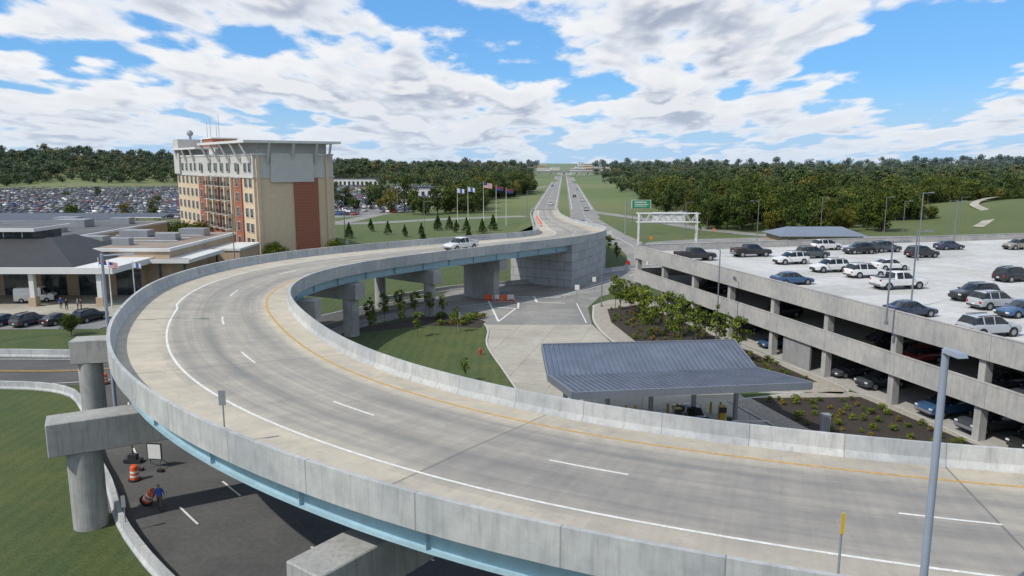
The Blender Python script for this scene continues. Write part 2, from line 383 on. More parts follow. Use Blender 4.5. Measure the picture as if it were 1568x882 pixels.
rbent(near(-10.8,101),-1.0,12,(.12,.9),r=.8,w=1.7)
i=near(-1.5,112); a=rp(i,1.5);b=rp(i,8.5); mbp=MB(); c=((a[0]+b[0])/2,(a[1]+b[1])/2); an=math.atan2(b[1]-a[1],b[0]-a[0]); mbp.box((c[0],c[1],2.5),(6.6,1.2,5.2),an); mbp.box((c[0],c[1],5.7),(9.6,1.7,1.6),an); mbp.obj('bridge_pier',[m_pier])
rbent(near(40,26.5),-1,14.5,(.1,.9))
# ------------------------------------------------------------------ ground roads
road=empty('roads')
A=[(-120,64),(-85,70),(-60,73.5),(-44,74),(-35.5,78.5),(-29,87),(-24,97),(-17.5,106.5),(-8,113.5),(2,119),(12,126)]
ribbon('road_surface',A,11,m_asph,parent=road)
Bp=[(-41,92),(-37,76),(-30.8,62),(-25,52),(-16,41.5),(-8,34),(2,27),(14,21),(30,17),(60,14)]
PB,NB=ribbon('lower_road_surface',Bp,12,m_asph,parent=road,o0=-5.6,o1=8.5)
LA=MB(); dashes(LA,PB,NB,1.2,3,9,.13,.085,3.0); dashes(LA,PB,NB,-2.2,3,9,.13,.085,5.0); dashes(LA,PB,NB,4.6,3,9,.13,.085,6.5)
LA.obj('lower_road_dashes',[m_line],road)
PA=catmull(A,2); NA=normals(PA)
def contline(P,n,off,w,z,mat,name,i0=0,i1=None):
    mb=MB();v=[]; i1=len(P) if i1 is None else i1
    for i in range(i0,i1):
        for o in(off-w/2,off+w/2): v.append((P[i][0]+n[i][0]*o,P[i][1]+n[i][1]*o,z))
    mb.add(v,[(2*k+1,2*k,2*k+2,2*k+3) for k in range(len(v)//2-1)]); mb.obj(name,[mat],road)
contline(PA,NA,.15,.13,.09,m_yel,'centre_line_a'); contline(PA,NA,-.15,.13,.09,m_yel,'centre_line_b')
contline(PA,NA,4.6,.13,.09,m_line,'edge_a'); contline(PA,NA,-4.6,.13,.09,m_line,'edge_b')
barrier('concrete_barrier',[(-120,70.5),(-85,76.5),(-60,79.6),(-46,79.6),(-40.5,82.5),(-36.5,88)],.85,.6,m_parapet)
barrier('concrete_barrier',[(-120,57.5),(-85,63.3),(-60,67.3),(-48,68),(-41.5,66.5),(-37.5,62.5),(-33.2,56),(-29.9,50.8),(-26.3,46),(-23.2,41.3),(-20.5,38),(-17.7,35),(-14,31.5),(-9,27.5)],.7,.6,m_parapet)
mb=MB(); z=sheetz()
mb.prism([(-26,88),(-20,100),(-14,108),(-9.5,126),(5,133.5),(22.9,148),(34,152),(38,148),(30,138),(21,126),(14,117),(11.2,108),(10.6,97),(10.5,94),(-3.5,94),(-10,86)],-.05,z)
mb.obj('plaza_asphalt',[m_asph2],road)
mb=MB(); z=sheetz()
mb.prism([(-4,96),(10.6,96),(11.9,84.5),(16,74),(21,66),(22,58),(24,50),(24,36),(4,40),(-6,50),(-4,70)],-.05,z)
mb.obj('access_road_concrete',[m_slab],road)
zz=z+.006
mb=MB()
def stripe(mb,a,b,w,z):
    a=Vector(a);b=Vector(b);d=(b-a).normalized();n=Vector((-d.y,d.x))*w/2
    mb.add([(a+n)[:]+(z,),(a-n)[:]+(z,),(b-n)[:]+(z,),(b+n)[:]+(z,)],[(0,1,2,3)])
for a,b,w in[((-4.2,118),(-1.8,98),.3),((-4.2,118),(7,116),.25),((7,116),(19,136),.2),((-1.8,98),(.5,107),.25),((-3.4,113.5),(1,112),.35),((-2.8,108),(1,107),.35),((1,112),(.9,107.5),.3),((3.5,117),(3.8,112),.4),((3.8,112),(8,111),.3),((9.8,111),(9.9,97),.15),((8,116),(21.5,137.5),.12)]:
    stripe(mb,a,b,w,zz); zz+=.004
mb.obj('plaza_markings',[m_line],road)
barrier('concrete_barrier',[(-20.5,112),(-15,118),(-9.5,123.5),(-2,127.5),(6,132.5),(14,139.5),(23,147.5),(33,151.5)],.8,.6,m_parapet)
def island(name,poly,mt,h=.14,kw=.22):
    P=catmull(poly+[poly[0]],1.5)[:-1]; nn=normals(np.vstack([P[-1:],P,P[:1]]))[1:-1]
    ar=sum(P[i][0]*P[(i+1)%len(P)][1]-P[(i+1)%len(P)][0]*P[i][1] for i in range(len(P)))
    s=1 if ar>0 else -1
    inn=[(P[i]+nn[i]*kw*s) for i in range(len(P))]
    mb=MB(); mb.prism([tuple(p) for p in P],-.05,h,0); mb.prism([tuple(p) for p in inn],h-.02,h+.012,1)
    return mb.obj(name,[m_kerb,mt])
island('grass_island',[(1.2,64),(-.7,73.5),(-2.8,84.5),(-3,93),(-4.6,99),(-9,102.3),(-14,101),(-19,95),(-22.5,87),(-23,78),(-20,67),(-12,55),(-3,47),(1.5,49),(2.3,56)],m_grass)
island('planting_bed_gravel',[(12,109),(10.9,97),(12.3,85),(16.4,75),(21.5,67.5),(28,66),(31.5,67),(28,80),(23.5,97),(19.8,111),(16,114)],m_gravel)
mb=MB(); mb.prism([(13.8,106),(13.2,97),(14.6,86.5),(18.3,77.5),(23,70.5),(29.5,69.5),(27,80),(22.6,97),(19,109.5)],.1,.175); mb.obj('planting_bed_mulch',[m_mulch])
island('planting_bed_gravel',[(19.2,64),(21.8,55),(24.2,48),(27,42),(36,40),(38,46),(35.8,52),(32.3,65.5),(26,66)],m_gravel)
mb=MB(); mb.prism([(21.5,64.5),(23.5,57),(26.3,50.5),(28.5,44.5),(34,43),(36.8,46.5),(34.8,53),(31.5,64.8)],.1,.175); mb.obj('planting_bed_mulch',[m_mulch])
hw=empty('highway')
def HX(o,y): return o+.069*y
for nm,o in(('southbound',-8.5),('northbound',8.5)):
    pts=[(HX(o,y),y) for y in([345,500,900,1600,3000,6000] if o<0 else[290,400,500,900,1600,3000,6000])]
    ribbon('carriageway_'+nm,pts,11.5,m_asph2,z=.05,parent=hw,step=60)
NBp=[(22,138),(27,150),(31,172),(30.5,200),(29,235),(28.5,290)]
ribbon('northbound_link',NBp,9,m_asph2,parent=hw)
ribbon('link_line',NBp,.2,m_line,z=.11,parent=hw)
ribbon('cross_road',[(31,185),(45,200),(75,209),(130,214),(230,222),(400,240)],9,m_asph2,parent=hw)
ribbon('left_service_road',[(5,300),(-25,285),(-60,262),(-130,255),(-240,250)],8,m_asph2,parent=hw)
ribbon('right_exit_road',[(34,330),(52,280),(62,240),(80,212)],7,m_asph2,parent=hw)
ribbon('slip_road_left',[(HX(-14,700),700),(-8,520),(-26,400),(-50,340),(-62,264)],7,m_asph2,parent=hw)
ribbon('slip_road_right',[(HX(16,760),760),(95,600),(120,470),(96,380),(66,300),(58,262)],7,m_asph2,parent=hw)
ribbon('hill_path',[(150,240),(168,262),(176,285),(196,300),(230,312)],3.0,m_slab,z=.25,parent=hw,zf=hz)
mb=MB()
for o in(-8.5,8.5):
    for y in range(300 if o>0 else 345,1400,12): mb.box((HX(o,y),y,.06),(.18,4,.006),-.069,0)
    for s in(-4.6,4.6):
        a=(HX(o+s,345),345);b=(HX(o+s,3000),3000); stripe(mb,a,b,.22,.062)
mb.obj('highway_markings',[m_line],hw)
mb=MB(); oy=1180; ox=.069*oy
mb.b2(ox-75,ox+75,oy,oy+12,6.3,8.0,0); mb.b2(ox-75,ox+75,oy-.3,oy,7.4,9.0,1)
for x in(-38,-20,0,20,38): mb.b2(ox+x-.8,ox+x+.8,oy+1,oy+11,0,6.3,0)
mb.obj('highway_overpass',[m_conc,m_parapet])
# ------------------------------------------------------------------ vehicles
def paintmat():
    m,nt,b=newmat('car_paint'); oi=N(nt,'ShaderNodeObjectInfo'); ob=N(nt,'ShaderNodeTexCoord').outputs['Object']
    c=mixc(nt,mapr(nt,noise(nt,ob,3,3),.3,.7,0,.12),oi.outputs['Color'],(.2,.18,.15)); L(nt,c,b.inputs['Base Color'])
    b.inputs['Roughness'].default_value=.28; b.inputs['Metallic'].default_value=.15
    try: b.inputs['Coat Weight'].default_value=.5
    except Exception: pass
    return m
m_paint=paintmat(); m_cglass=glassmat('car_glass',(.012,.015,.018),.05)
m_rim=M('wheel_rim',(.4,.4,.42),.35,.1,5,metal=.6); m_head=M('headlamp',(.7,.7,.68),.15,.1,5); m_tail=M('tail_lamp',(.35,.02,.015),.25,.1,5)
CM=[m_paint,m_cglass,m_black,m_rim,m_head,m_tail,m_dark]
def carmesh(kind):
    if kind=='sedan':
        S=[(2.36,.48,0,.62,0),(2.30,.62,0,.78,0),(2.1,.70,0,.88,0),(1.6,.78,0,.91,0),(.98,.90,0,.92,0),(.25,.93,1.38,.92,.60),(.0,.93,1.43,.92,.62),(-.28,.94,1.44,.92,.62),(-.36,.94,1.44,.92,.62),(-.95,.96,1.40,.92,.60),(-1.15,.97,1.36,.91,.58),(-1.78,1.0,0,.90,0),(-2.2,1.0,0,.86,0),(-2.34,.86,0,.80,0),(-2.36,.5,0,.74,0)]
        pill=[7]; wb=1.38; wr=.33; zb=.24
    elif kind=='suv':
        S=[(2.36,.62,0,.66,0),(2.30,.84,0,.84,0),(2.05,.93,0,.92,0),(1.5,.99,0,.94,0),(1.1,1.04,0,.95,0),(.45,1.06,1.58,.95,.68),(.2,1.06,1.66,.95,.70),(-.3,1.07,1.69,.95,.70),(-.4,1.07,1.69,.95,.70),(-1.25,1.09,1.67,.95,.69),(-1.37,1.09,1.67,.95,.69),(-1.95,1.11,1.62,.93,.66),(-2.28,1.08,0,.88,0),(-2.36,.85,0,.86,0),(-2.38,.55,0,.80,0)]
        pill=[7,9]; wb=1.42; wr=.37; zb=.3
    elif kind=='pickup':
        S=[(2.86,.7,0,.80,0),(2.80,.98,0,.92,0),(2.5,1.08,0,.97,0),(1.9,1.13,0,.99,0),(1.35,1.17,0,.99,0),(.7,1.18,1.78,.99,.72),(.4,1.18,1.87,.99,.74),(-.02,1.18,1.89,.99,.74),(-.12,1.18,1.89,.99,.74),(-.85,1.18,1.86,.99,.73),(-1.0,1.18,1.80,.99,.72),(-1.14,1.18,0,.99,0),(-1.16,1.2,0,.99,0),(-2.75,1.22,0,.98,0),(-2.84,1.18,0,.96,0),(-2.86,.7,0,.94,0)]
        pill=[7,9]; wb=1.85; wr=.4; zb=.38
    mb=MB(); ring=[]
    for x,bz,rz_,w,rw in S:
        if rz_: pts=[(w*.86,zb),(w*.99,zb+.1),(w,(zb+bz)*.52),(w*.965,bz),(rw,rz_-.03),(rw*.86,rz_+.01),(0,rz_+.03)]
        else: pts=[(w*.86,zb),(w*.99,zb+.08),(w,(zb+bz)*.52),(w*.95,bz-.05),(w*.86,bz),(w*.5,bz+.02),(0,bz+.03)]
        full=[(x,-a,b) for a,b in pts]+[(x,a,b) for a,b in pts[-2::-1]]
        ring.append(full)
    k=13
    for i in range(len(S)-1):
        g0,g1=S[i][2]>0,S[i+1][2]>0
        for j in range(k-1):
            jj=min(j,k-2-j); mi=0
            if jj==0: mi=6
            if jj==3 and g0 and g1 and i not in pill: mi=1
            if jj in(4,5) and (g0!=g1): mi=1
            if jj==3 and g0!=g1 : mi=1 if kind!='pickup' or g1 else 0
            vs=[ring[i][j],ring[i][j+1],ring[i+1][j+1],ring[i+1][j]]
            mb.add(vs,[(0,1,2,3)],mi)
    mb.add(ring[0],[tuple(range(k))],6); mb.add(ring[-1],[tuple(range(k))[::-1]],0)
    w=S[4][3]; Lf=S[0][0]; Lr=-S[-1][0]
    for sx in(1,-1):
        for sy in(1,-1):
            x=sx*wb
            mb.cyl((x,sy*(w-.30),wr),(x,sy*(w+.008),wr),wr*1.18,n=20,mi=2)
            mb.cyl((x,sy*(w-.25),wr),(x,sy*(w+.02),wr),wr,n=20,mi=2)
            mb.cyl((x,sy*(w-.1),wr),(x,sy*(w+.03),wr),wr*.62,n=14,mi=3)
            for t in range(5):
                a=t*2*math.pi/5+.3; mb.box((x+math.cos(a)*wr*.4,sy*(w+.033),wr+math.sin(a)*wr*.4),(.05,.01,.05),0,6)
    hb=S[1][1]
    for sy in(1,-1):
        mb.box((Lf-.13,sy*S[1][3]*.82,hb-.1),(.28,.28,.13),0,4)
        mb.box((-Lr+.06,sy*S[-2][3]*.86,S[-2][1]-.1),(.16,.22,.2 if kind!='sedan' else .14),0,5)
        mb.box((S[5][0]+.45,sy*(w+.1),S[4][1]+.06),(.12,.2,.13),0,0)
    mb.box((Lf-.01,0,zb+.22),(.06,S[0][3]*1.5,.16),0,6); mb.box((-Lr-.01,0,zb+.12),(.08,S[-1][3]*1.9,.14),0,6)
    mb.box((-Lr-.02,0,S[-2][1]-.3),(.03,.34,.12),0,4)
    if kind=='pickup':
        mb.b2(-2.72,-1.24,-.80,.80,1.19,1.262,2)
        for sy in(1,-1): mb.b2(-2.8,-1.2,sy*.82,sy*.95,1.2,1.30,0)
        mb.b2(-2.86,-2.74,-.9,.9,1.15,1.30,0)
        mb.box((-Lr-.06,0,.6),(.14,1.8,.16),0,3); mb.box((Lf+.02,0,.62),(.14,1.8,.2),0,3)
    if kind=='suv':
        for sy in(1,-1): mb.b2(-1.7,.3,sy*.6,sy*.64,1.69,1.74,6)
    me=bpy.data.meshes.new(kind); me.from_pydata(mb.v,[],mb.f)
    for m in CM: me.materials.append(m)
    me.polygons.foreach_set('material_index',mb.m)
    import bmesh
    bm=bmesh.new(); bm.from_mesh(me); bmesh.ops.remove_doubles(bm,verts=bm.verts,dist=.001); bmesh.ops.recalc_face_normals(bm,faces=bm.faces); bm.to_mesh(me); bm.free()
    me.polygons.foreach_set('use_smooth',[True]*len(me.polygons))
    try: me.set_sharp_from_angle(angle=R(32))
    except Exception: pass
    return me
CAR={k:carmesh(k) for k in('sedan','suv','pickup')}
NAME={'sedan':'parked_car','suv':'parked_suv','pickup':'pickup_truck'}
PC={'w':(.72,.72,.70,1),'k':(.012,.013,.016,1),'s':(.42,.44,.46,1),'b':(.03,.09,.2,1),'d':(.05,.06,.075,1),'r':(.22,.015,.02,1),'n':(.015,.03,.07,1),'t':(.25,.22,.17,1)}
def car(kind,x,y,z,h,c,name=None,s=1):
    o=bpy.data.objects.new(name or NAME[kind],CAR[kind]); COL.objects.link(o); o.location=(x,y,z); o.rotation_euler[2]=h; o.color=PC[c]; o.scale=(s,s,s); return o
# ------------------------------------------------------------------ parking garage
GA=Vector((.257,-.966)); GB=Vector((.966,.257)); G0=Vector((18.9,115)); grz=math.atan2(.257,.966)
gar=empty('parking_garage',(G0.x,G0.y,0),grz)
GL=80; GW=80
m_garc=concrete('garage_spandrel_concrete',(.41,.395,.37),0,.25)
m_cmu=slabmat('block_wall',(.3,.3,.3),.4,.2)
mb=MB()
for z0,z1 in((3.3,3.62),(7.1,7.5)): mb.b2(.25,GW,-GL,-.25,z0,z1,0 if z1<5 else 1)
mb.b2(.25,GW,-GL,-.25,-.05,.13,2)
mb.obj('floor_slabs',[m_conc,m_roofdeck,m_conc],gar)
mb=MB()
for z0,z1 in((2.9,4.8),(6.55,8.5)):
    for k in range(9):
        a=-k*9.1; b=max(-GL,-(k+1)*9.1+.03); mb.b2(0,.22,a,b,z0,z1)
    for k in range(9): mb.b2(.23+k*9,.23+(k+1)*9-.03,-.22,0,z0,z1)
    mb.b2(GW-.2,GW,-GL,-.23,z0,z1)
    mb.b2(-.03,.26,-GL,0.03,z1,z1+.07); mb.b2(.27,GW,-.26,.03,z1,z1+.07)
o=mb.obj('spandrels',[m_garc],gar)
mb=MB()
for k in range(10):
    y=-.6-k*8.9
    for x in(.65,17.5,35,52):
        mb.b2(x-.35,x+.35,y-.3,y+.3,.1,7.05)
for x in(9.5,27.5,45.5,54.5): mb.b2(x-.3,x+.3,-.9,-.3,.1,7.05)
for k in range(10):
    y=-.6-k*8.9
    mb.b2(1.01,50,y-.25,y+.25,6.55,7.09); mb.b2(1.01,50,y-.25,y+.25,2.75,3.29)
mb.obj('columns_and_beams',[m_garc],gar)
mb=MB(); mb.b2(.3,.5,-43,-38.5,.1,2.9); mb.b2(60,60.3,-GL,-1,.1,7.05); mb.obj('infill_walls',[m_cmu],gar)
mb=MB()
for row in(14,31.5,49,66.5):
    for k in range(29):
        y=-2-k*2.75
        mb.b2(row-5,row+5,y-.05,y+.05,7.504,7.508)
    mb.b2(row-.05,row+.05,-79,-2,7.509,7.512)
mb.obj('stall_lines',[m_line],gar)
rh=R(12.5)
for k,x,y,c,f in[('pickup',25.8,104.3,'k',0),('pickup',35.1,108.8,'k',0),('suv',37.9,100.6,'w',1),('suv',40,93.1,'w',1),('suv',42.4,88.6,'w',0),('sedan',31.7,83.3,'b',0),('suv',43.4,107,'d',0),('suv',49.7,117.2,'w',0),('suv',52.5,112.1,'k',1),('suv',57.6,114.4,'d',0),('sedan',48.6,94.9,'w',0),('pickup',42.2,80.4,'w',0),('suv',59.6,107.7,'k',0),('sedan',69.4,117.8,'n',0),('suv',80.5,118,'t',1),('suv',46.2,73.4,'k',1),('suv',45.5,69.1,'s',0),('sedan',45.6,65.4,'b',1),('sedan',35.6,65.4,'n',0),('suv',37.9,57.9,'s',0),('suv',58.3,85.5,'k',0)]:
    car(k,x,y,7.515,rh+(math.pi if f else 0)+random.uniform(-.03,.03),c)
cc='wkskdwbksdwr'
for k in range(17):
    y=-9-k*4.05; 
    if -44<y<-37: continue
    for zz_,pr in((.14,.85),(3.63,.5)):
        if random.random()<pr:
            p=G0+GB*3.4+GA*(-y); car(random.choice(['sedan','suv','suv','pickup']),p.x,p.y,zz_,grz+math.pi+random.uniform(-.04,.04),random.choice(cc))
car('pickup',-7.6,110.4,8.29,math.atan2(.77,.63)+math.pi,'w','pickup_truck')
car('sedan',14.7,59,.06,R(95),'k','dark_car')
for x,y,c,k in((-66.8,96.3,'n','sedan'),(-63.4,96.0,'d','suv'),(-60.1,96.8,'k','sedan'),(-56.9,98.5,'k','suv'),(-70.2,96.8,'w','sedan'),(-73.6,97,'s','suv')): car(k,x,y,.05,R(72),c)
for y,o,c in((420,10.4,'w'),(470,6.7,'k'),(600,10.4,'s'),(380,-6.5,'w'),(690,-10.5,'b'),(335,10.2,'s'),(800,8,'w')): car('suv',HX(o,y),y,.06,R(86),c,'highway_car')
car('sedan',31.5,160,.1,R(80),'w','highway_car')
def van():
    mb=MB(); st=[(2.7,.9,.85),(2.6,1.2,.95),(1.9,1.35,1.0),(1.2,2.15,.98),(1.0,2.3,.98),(-2.6,2.3,.98),(-2.72,2.1,.95)]
    rg=[[(x,-w,.35),(x,-w,1.2 if z>1.3 else z*.8),(x,-w*.88,z),(x,w*.88,z),(x,w,1.2 if z>1.3 else z*.8),(x,w,.35)] for x,z,w in st]
    for i in range(len(st)-1):
        for j in range(5):
            mi=0
            if i==2 and j==2: mi=1
            if i in(2,3) and j in(1,3): mi=1
            mb.add([rg[i][j],rg[i][j+1],rg[i+1][j+1],rg[i+1][j]],[(0,1,2,3)],mi)
    mb.add(rg[0],[(0,1,2,3,4,5)],6); mb.add(rg[-1],[(5,4,3,2,1,0)],0)
    for x in(1.7,-1.7):
        for s in(1,-1):
            mb.cyl((x,s*.75,.37),(x,s*1.01,.37),.37,n=16,mi=2); mb.cyl((x,s*.8,.37),(x,s*1.02,.37),.2,n=12,mi=3)
    for s in(1,-1): mb.box((2.62,s*.75,1.0),(.12,.25,.2),0,4)
    o=mb.obj('white_van',CM); o.color=PC['w']; o.location=(-73,112.5,.05); o.rotation_euler[2]=R(15)
van()
# ------------------------------------------------------------------ toll canopy
def seam(name,col):
    m,nt,b=newmat(name); ob=N(nt,'ShaderNodeTexCoord').outputs['Object']
    c=mixc(nt,mapr(nt,noise(nt,ob,.6,4),.3,.7),sc(col,.85),sc(col,1.15)); L(nt,c,b.inputs['Base Color']); b.inputs['Roughness'].default_value=.42; b.inputs['Metallic'].default_value=.3; return m
m_seam=seam('standing_seam_metal',(.145,.17,.22))
can=empty('toll_plaza_canopy')
FL,FR=Vector((4.3,50.2,5.1)),Vector((21.9,52.6,5.1)); VL,VR=Vector((2.9,56.9,4.45)),Vector((19.9,59.0,4.45)); BL,BR=Vector((2.6,61.6,5.75)),Vector((19.3,63.2,5.75))
mb=MB()
for a,b,c,d in((FL,FR,VR,VL),(VL,VR,BR,BL)):
    mb.add([a,b,c,d],[(0,1,2,3)]); dn=Vector((0,0,-.22)); mb.add([a+dn,b+dn,c+dn,d+dn],[(3,2,1,0)])
    for k in range(0,41):
        t=k/40; p=a.lerp(b,t);q=d.lerp(c,t); w=Vector((.035,0,0)); h=Vector((0,0,.12))
        mb.add([p-w,p+w,q+w,q-w,p-w+h,p+w+h,q+w+h,q-w+h],[(4,5,6,7),(0,1,5,4),(1,2,6,5),(2,3,7,6),(3,0,4,7)])
def fascia(a,b,h0,h1,t=.12):
    d=(b-a).normalized(); n=Vector((d.y,-d.x,0))*t
    u0=Vector((0,0,h0));u1=Vector((0,0,h1))
    mb.add([a+n+u0,b+n+u0,b+n+u1,a+n+u1,a+u0,b+u0,b+u1,a+u1],[(0,1,2,3),(5,4,7,6),(3,2,6,7),(1,0,4,5),(0,3,7,4),(1,5,6,2)],1)
fascia(FL,FR,-.42,.14); fascia(BR,BL,-.35,.14); fascia(VL,FL,-.42,.14); fascia(BL,VL,-.35,.14); fascia(FR,VR,-.42,.14); fascia(VR,BR,-.35,.14)
mb.obj('roof',[m_seam,m_greysteel],can)
mb=MB()
for t in(.08,.28,.49,.7,.91):
    p=VL.lerp(VR,t); mb.cyl((p.x,p.y,0),(p.x,p.y,4.3),.2,n=16); q=FL.lerp(FR,t); r=BL.lerp(BR,t)
    mb.cyl((p.x,p.y,4.0),(q.x,q.y+.6,q.z-.35),.1,n=8); mb.cyl((p.x,p.y,4.0),(r.x,r.y-.4,r.z-.35),.1,n=8)
mb.obj('columns',[m_steel],can,smooth=True)
m_yellow=M('safety_yellow',(.6,.38,.03),.5,.1,4)
for t in(.16,.36,.57,.79):
    p=VL.lerp(VR,t)+Vector((.8,-1.0,0))
    mb=MB(); mb.b2(p.x-.75,p.x+.75,p.y-4.2,p.y+3.5,.02,.2,0); mb.b2(p.x-.25,p.x+.25,p.y+.5,p.y+1.0,.2,1.5,1); mb.b2(p.x-.3,p.x+.3,p.y+.44,p.y+.52,1.0,1.45,2)
    for dy in(-3.4,2.6):
        mb.cyl((p.x-.4,p.y+dy,.2),(p.x-.4,p.y+dy,1.25),.1,n=12,mi=1); mb.cyl((p.x+.4,p.y+dy,.2),(p.x+.4,p.y+dy,1.25),.1,n=12,mi=1)
    mb.b2(p.x-.16,p.x+.16,p.y-1.6,p.y-1.25,.2,1.3,2); mb.box((p.x+1.6,p.y-1.4,1.0),(2.9,.05,.09),0,3)
    mb.obj('ticket_machine_island',[m_kerb,m_yellow,m_dark,m_white])
mb=MB(); mb.b2(-.3,.3,-.25,.25,.1,1.7,0); mb.b2(-.34,.34,-.29,.29,1.7,1.76,0); mb.b2(-.24,.24,-.262,-.25,.3,1.6,1); mb.obj('utility_cabinet',[m_steel,m_greysteel],loc=(24.3,55.3,.1))
# ------------------------------------------------------------------ hotel
def brickmat():
    m,nt,b=newmat('red_brick'); ob=N(nt,'ShaderNodeTexCoord').outputs['Object']
    n1=noise(nt,ob,3,5); c=mixc(nt,mapr(nt,n1,.3,.7),(.25,.085,.05),(.34,.125,.075))
    sx=N(nt,'ShaderNodeSeparateXYZ'); L(nt,ob,sx.inputs[0]); fr=math_(nt,'FRACT',math_(nt,'MULTIPLY',sx.outputs[2],1.6)); c=mixc(nt,math_(nt,'MULTIPLY',math_(nt,'LESS_THAN',fr,.15),.25),c,(.35,.28,.22))
    L(nt,c,b.inputs['Base Color']); b.inputs['Roughness'].default_value=.9; return m
m_brick=brickmat()
m_cream=M('cream_stucco',(.60,.47,.32),.85,.05,1,big=.06); m_gwall=M('pale_grey_stucco',(.50,.49,.46),.85,.04,1,big=.05); m_tan=M('tan_stucco',(.40,.28,.17),.85,.05,1)
m_win=glassmat('hotel_window_glass',(.03,.045,.05),.06); m_wf=M('window_frame',(.5,.5,.47),.6,.05,1)
hot=empty('hotel',(-51.5,150,0),math.atan2(-.79,.61))
HL=58; HD=17; ZC=18.2; ZT=22.6
mb=MB()
mb.b2(-HL,0,0,HD,0,ZC,0); mb.b2(-HL,0,0,HD,ZC+.001,ZT,1); mb.b2(-HL-.2,.2,-.2,HD+.2,ZC-.15,ZC+.15,1)
mb.b2(-HL-.15,.15,-.15,HD+.15,ZT,ZT+.35,4)
for a,b,zt in((-38,-33.2,ZC-.2),(-11.6,-7,ZC-.2)): mb.b2(a,b,-.3,0,0,zt,2)
mb.b2(-31.5,-13,-.12,-.001,0,ZC-.2,3); mb.b2(-31.5,-13,-.5,-.121,0,6.3,2); mb.b2(-56,-40,-.3,-.001,0,3.6,2)
mb.b2(.001,.3,8.2,13.4,0,ZC-.2,2); mb.b2(-6,.25,-.25,-.001,0,3.4,0)
for x in(-31.3,-26.7,-22.3,-17.8,-13.2): mb.b2(x-.35,x+.35,-.6,-.13,6.3,ZC-.2,2 if x in(-22.3,) else 0)
mb.b2(-26,-.8,1.2,HD-1,ZT+.35,25.0,1); mb.b2(-30,1.8,-2.2,HD+1.2,25.0,25.5,4); mb.b2(-56,-31,2,HD-2,ZT+.35,24.3,1); mb.b2(-57,-36,-1.2,HD,24.3,24.75,4)
mb.b2(-52,-43,5,11,24.75,27.0,2); mb.b2(-52.3,-42.7,4.7,11.3,27.0,27.3,4)
mb.b2(-HL-.5,-HL+4.5,-.5,5,18.4,27.0,1)
mb.b2(.05,.5,3.5,HD-4.5,17.2,23.0,1)
for x in(-28,-21,-14,-7,-1): mb.cyl((x,-.2,21.2),(x-.6,-1.9,25.0),.28,.28,8,1)
for y in(3,8,13,16): mb.cyl((.1,y,21.2),(1.6,y,25.0),.28,.28,8,1)
for x in(-55,-48,-41): mb.cyl((x,-.1,21.0),(x-.3,-1.0,24.3),.25,.25,8,1)
for y in(.9,15.6): mb.b2(.001,.35,y-.35,y+.35,0,ZT,0)
mb.obj('walls_and_roof',[m_cream,m_gwall,m_brick,m_tan,m_white],hot)
mb=MB()
def win(x,z,w,h,face='L',mu=1):
    y0=-.35 if (-38<x<-33.2 or -11.6<x<-7) else (-.16 if -31.5<x<-13 else -.03)
    mb.b2(x-w/2,x+w/2,y0-.02,y0+.06,z,z+h,0)
    for a,b,c,d in((x-w/2-.08,x+w/2+.08,z-.1,z),(x-w/2-.08,x+w/2+.08,z+h,z+h+.1),(x-w/2-.1,x-w/2,z,z+h),(x+w/2,x+w/2+.1,z,z+h)): mb.b2(a,b,y0-.09,y0+.06,c,d,1)
    for k in range(mu): 
        xx=x-w/2+w*(k+1)/(mu+1); mb.b2(xx-.04,xx+.04,y0-.05,y0+.06,z,z+h,1)
    mb.b2(x-w/2,x+w/2,y0-.06,y0+.06,z+h*.0,z+h*.22,2)
for r in range(7):
    z=1.0+r*3.05
    for x in(-56,-52.2,-48.5,-44.6,-41,-35.6,-9.3,-4.6,-1.9):
        if r==0 and x<-40: continue
        win(x,z,1.55,1.75)
    for x in(-29,-24.5,-20,-15.5):
        if r==0: win(x,z,2.2,2.2)
        elif r<6: win(x,z-.1,2.5,2.1,mu=2)
        else: win(x,z,1.6,1.75)
mb.obj('windows',[m_win,m_wf,m_dark],hot)
mb=MB()
for r in range(1,6):
    z=.85+r*3.05
    for x in(-29,-24.5,-20,-15.5):
        mb.b2(x-1.5,x+1.5,-1.3,-.62,z-.15,z,1)
        mb.b2(x-1.5,x+1.5,-1.3,-1.26,z+.95,z+1.0,0)
        for k in range(13): mb.b2(x-1.5+k*.24,x-1.47+k*.24,-1.3,-1.27,z,z+.95,0)
mb.obj('balconies',[m_dark,m_wf],hot)
mb=MB()
for x,h in((-54,4.5),(-51,5.5),(-46,4),(-44,6)): mb.cyl((x,7,24.7),(x,7,27+h),.09,.04,6)
mb.cyl((-55,3,27),(-55,3,28.0),.3,n=10)
for k in range(6):
    a0,a1=k*math.pi/6-math.pi/2,(k+1)*math.pi/6-math.pi/2
    mb.cyl((-55,3,28.6+.8*math.sin(a0)),(-55,3,28.6+.8*math.sin(a1)),max(.02,.8*math.cos(a0)),max(.02,.8*math.cos(a1)),14,cap=False)
mb.obj('roof_antennas',[m_steel],hot)
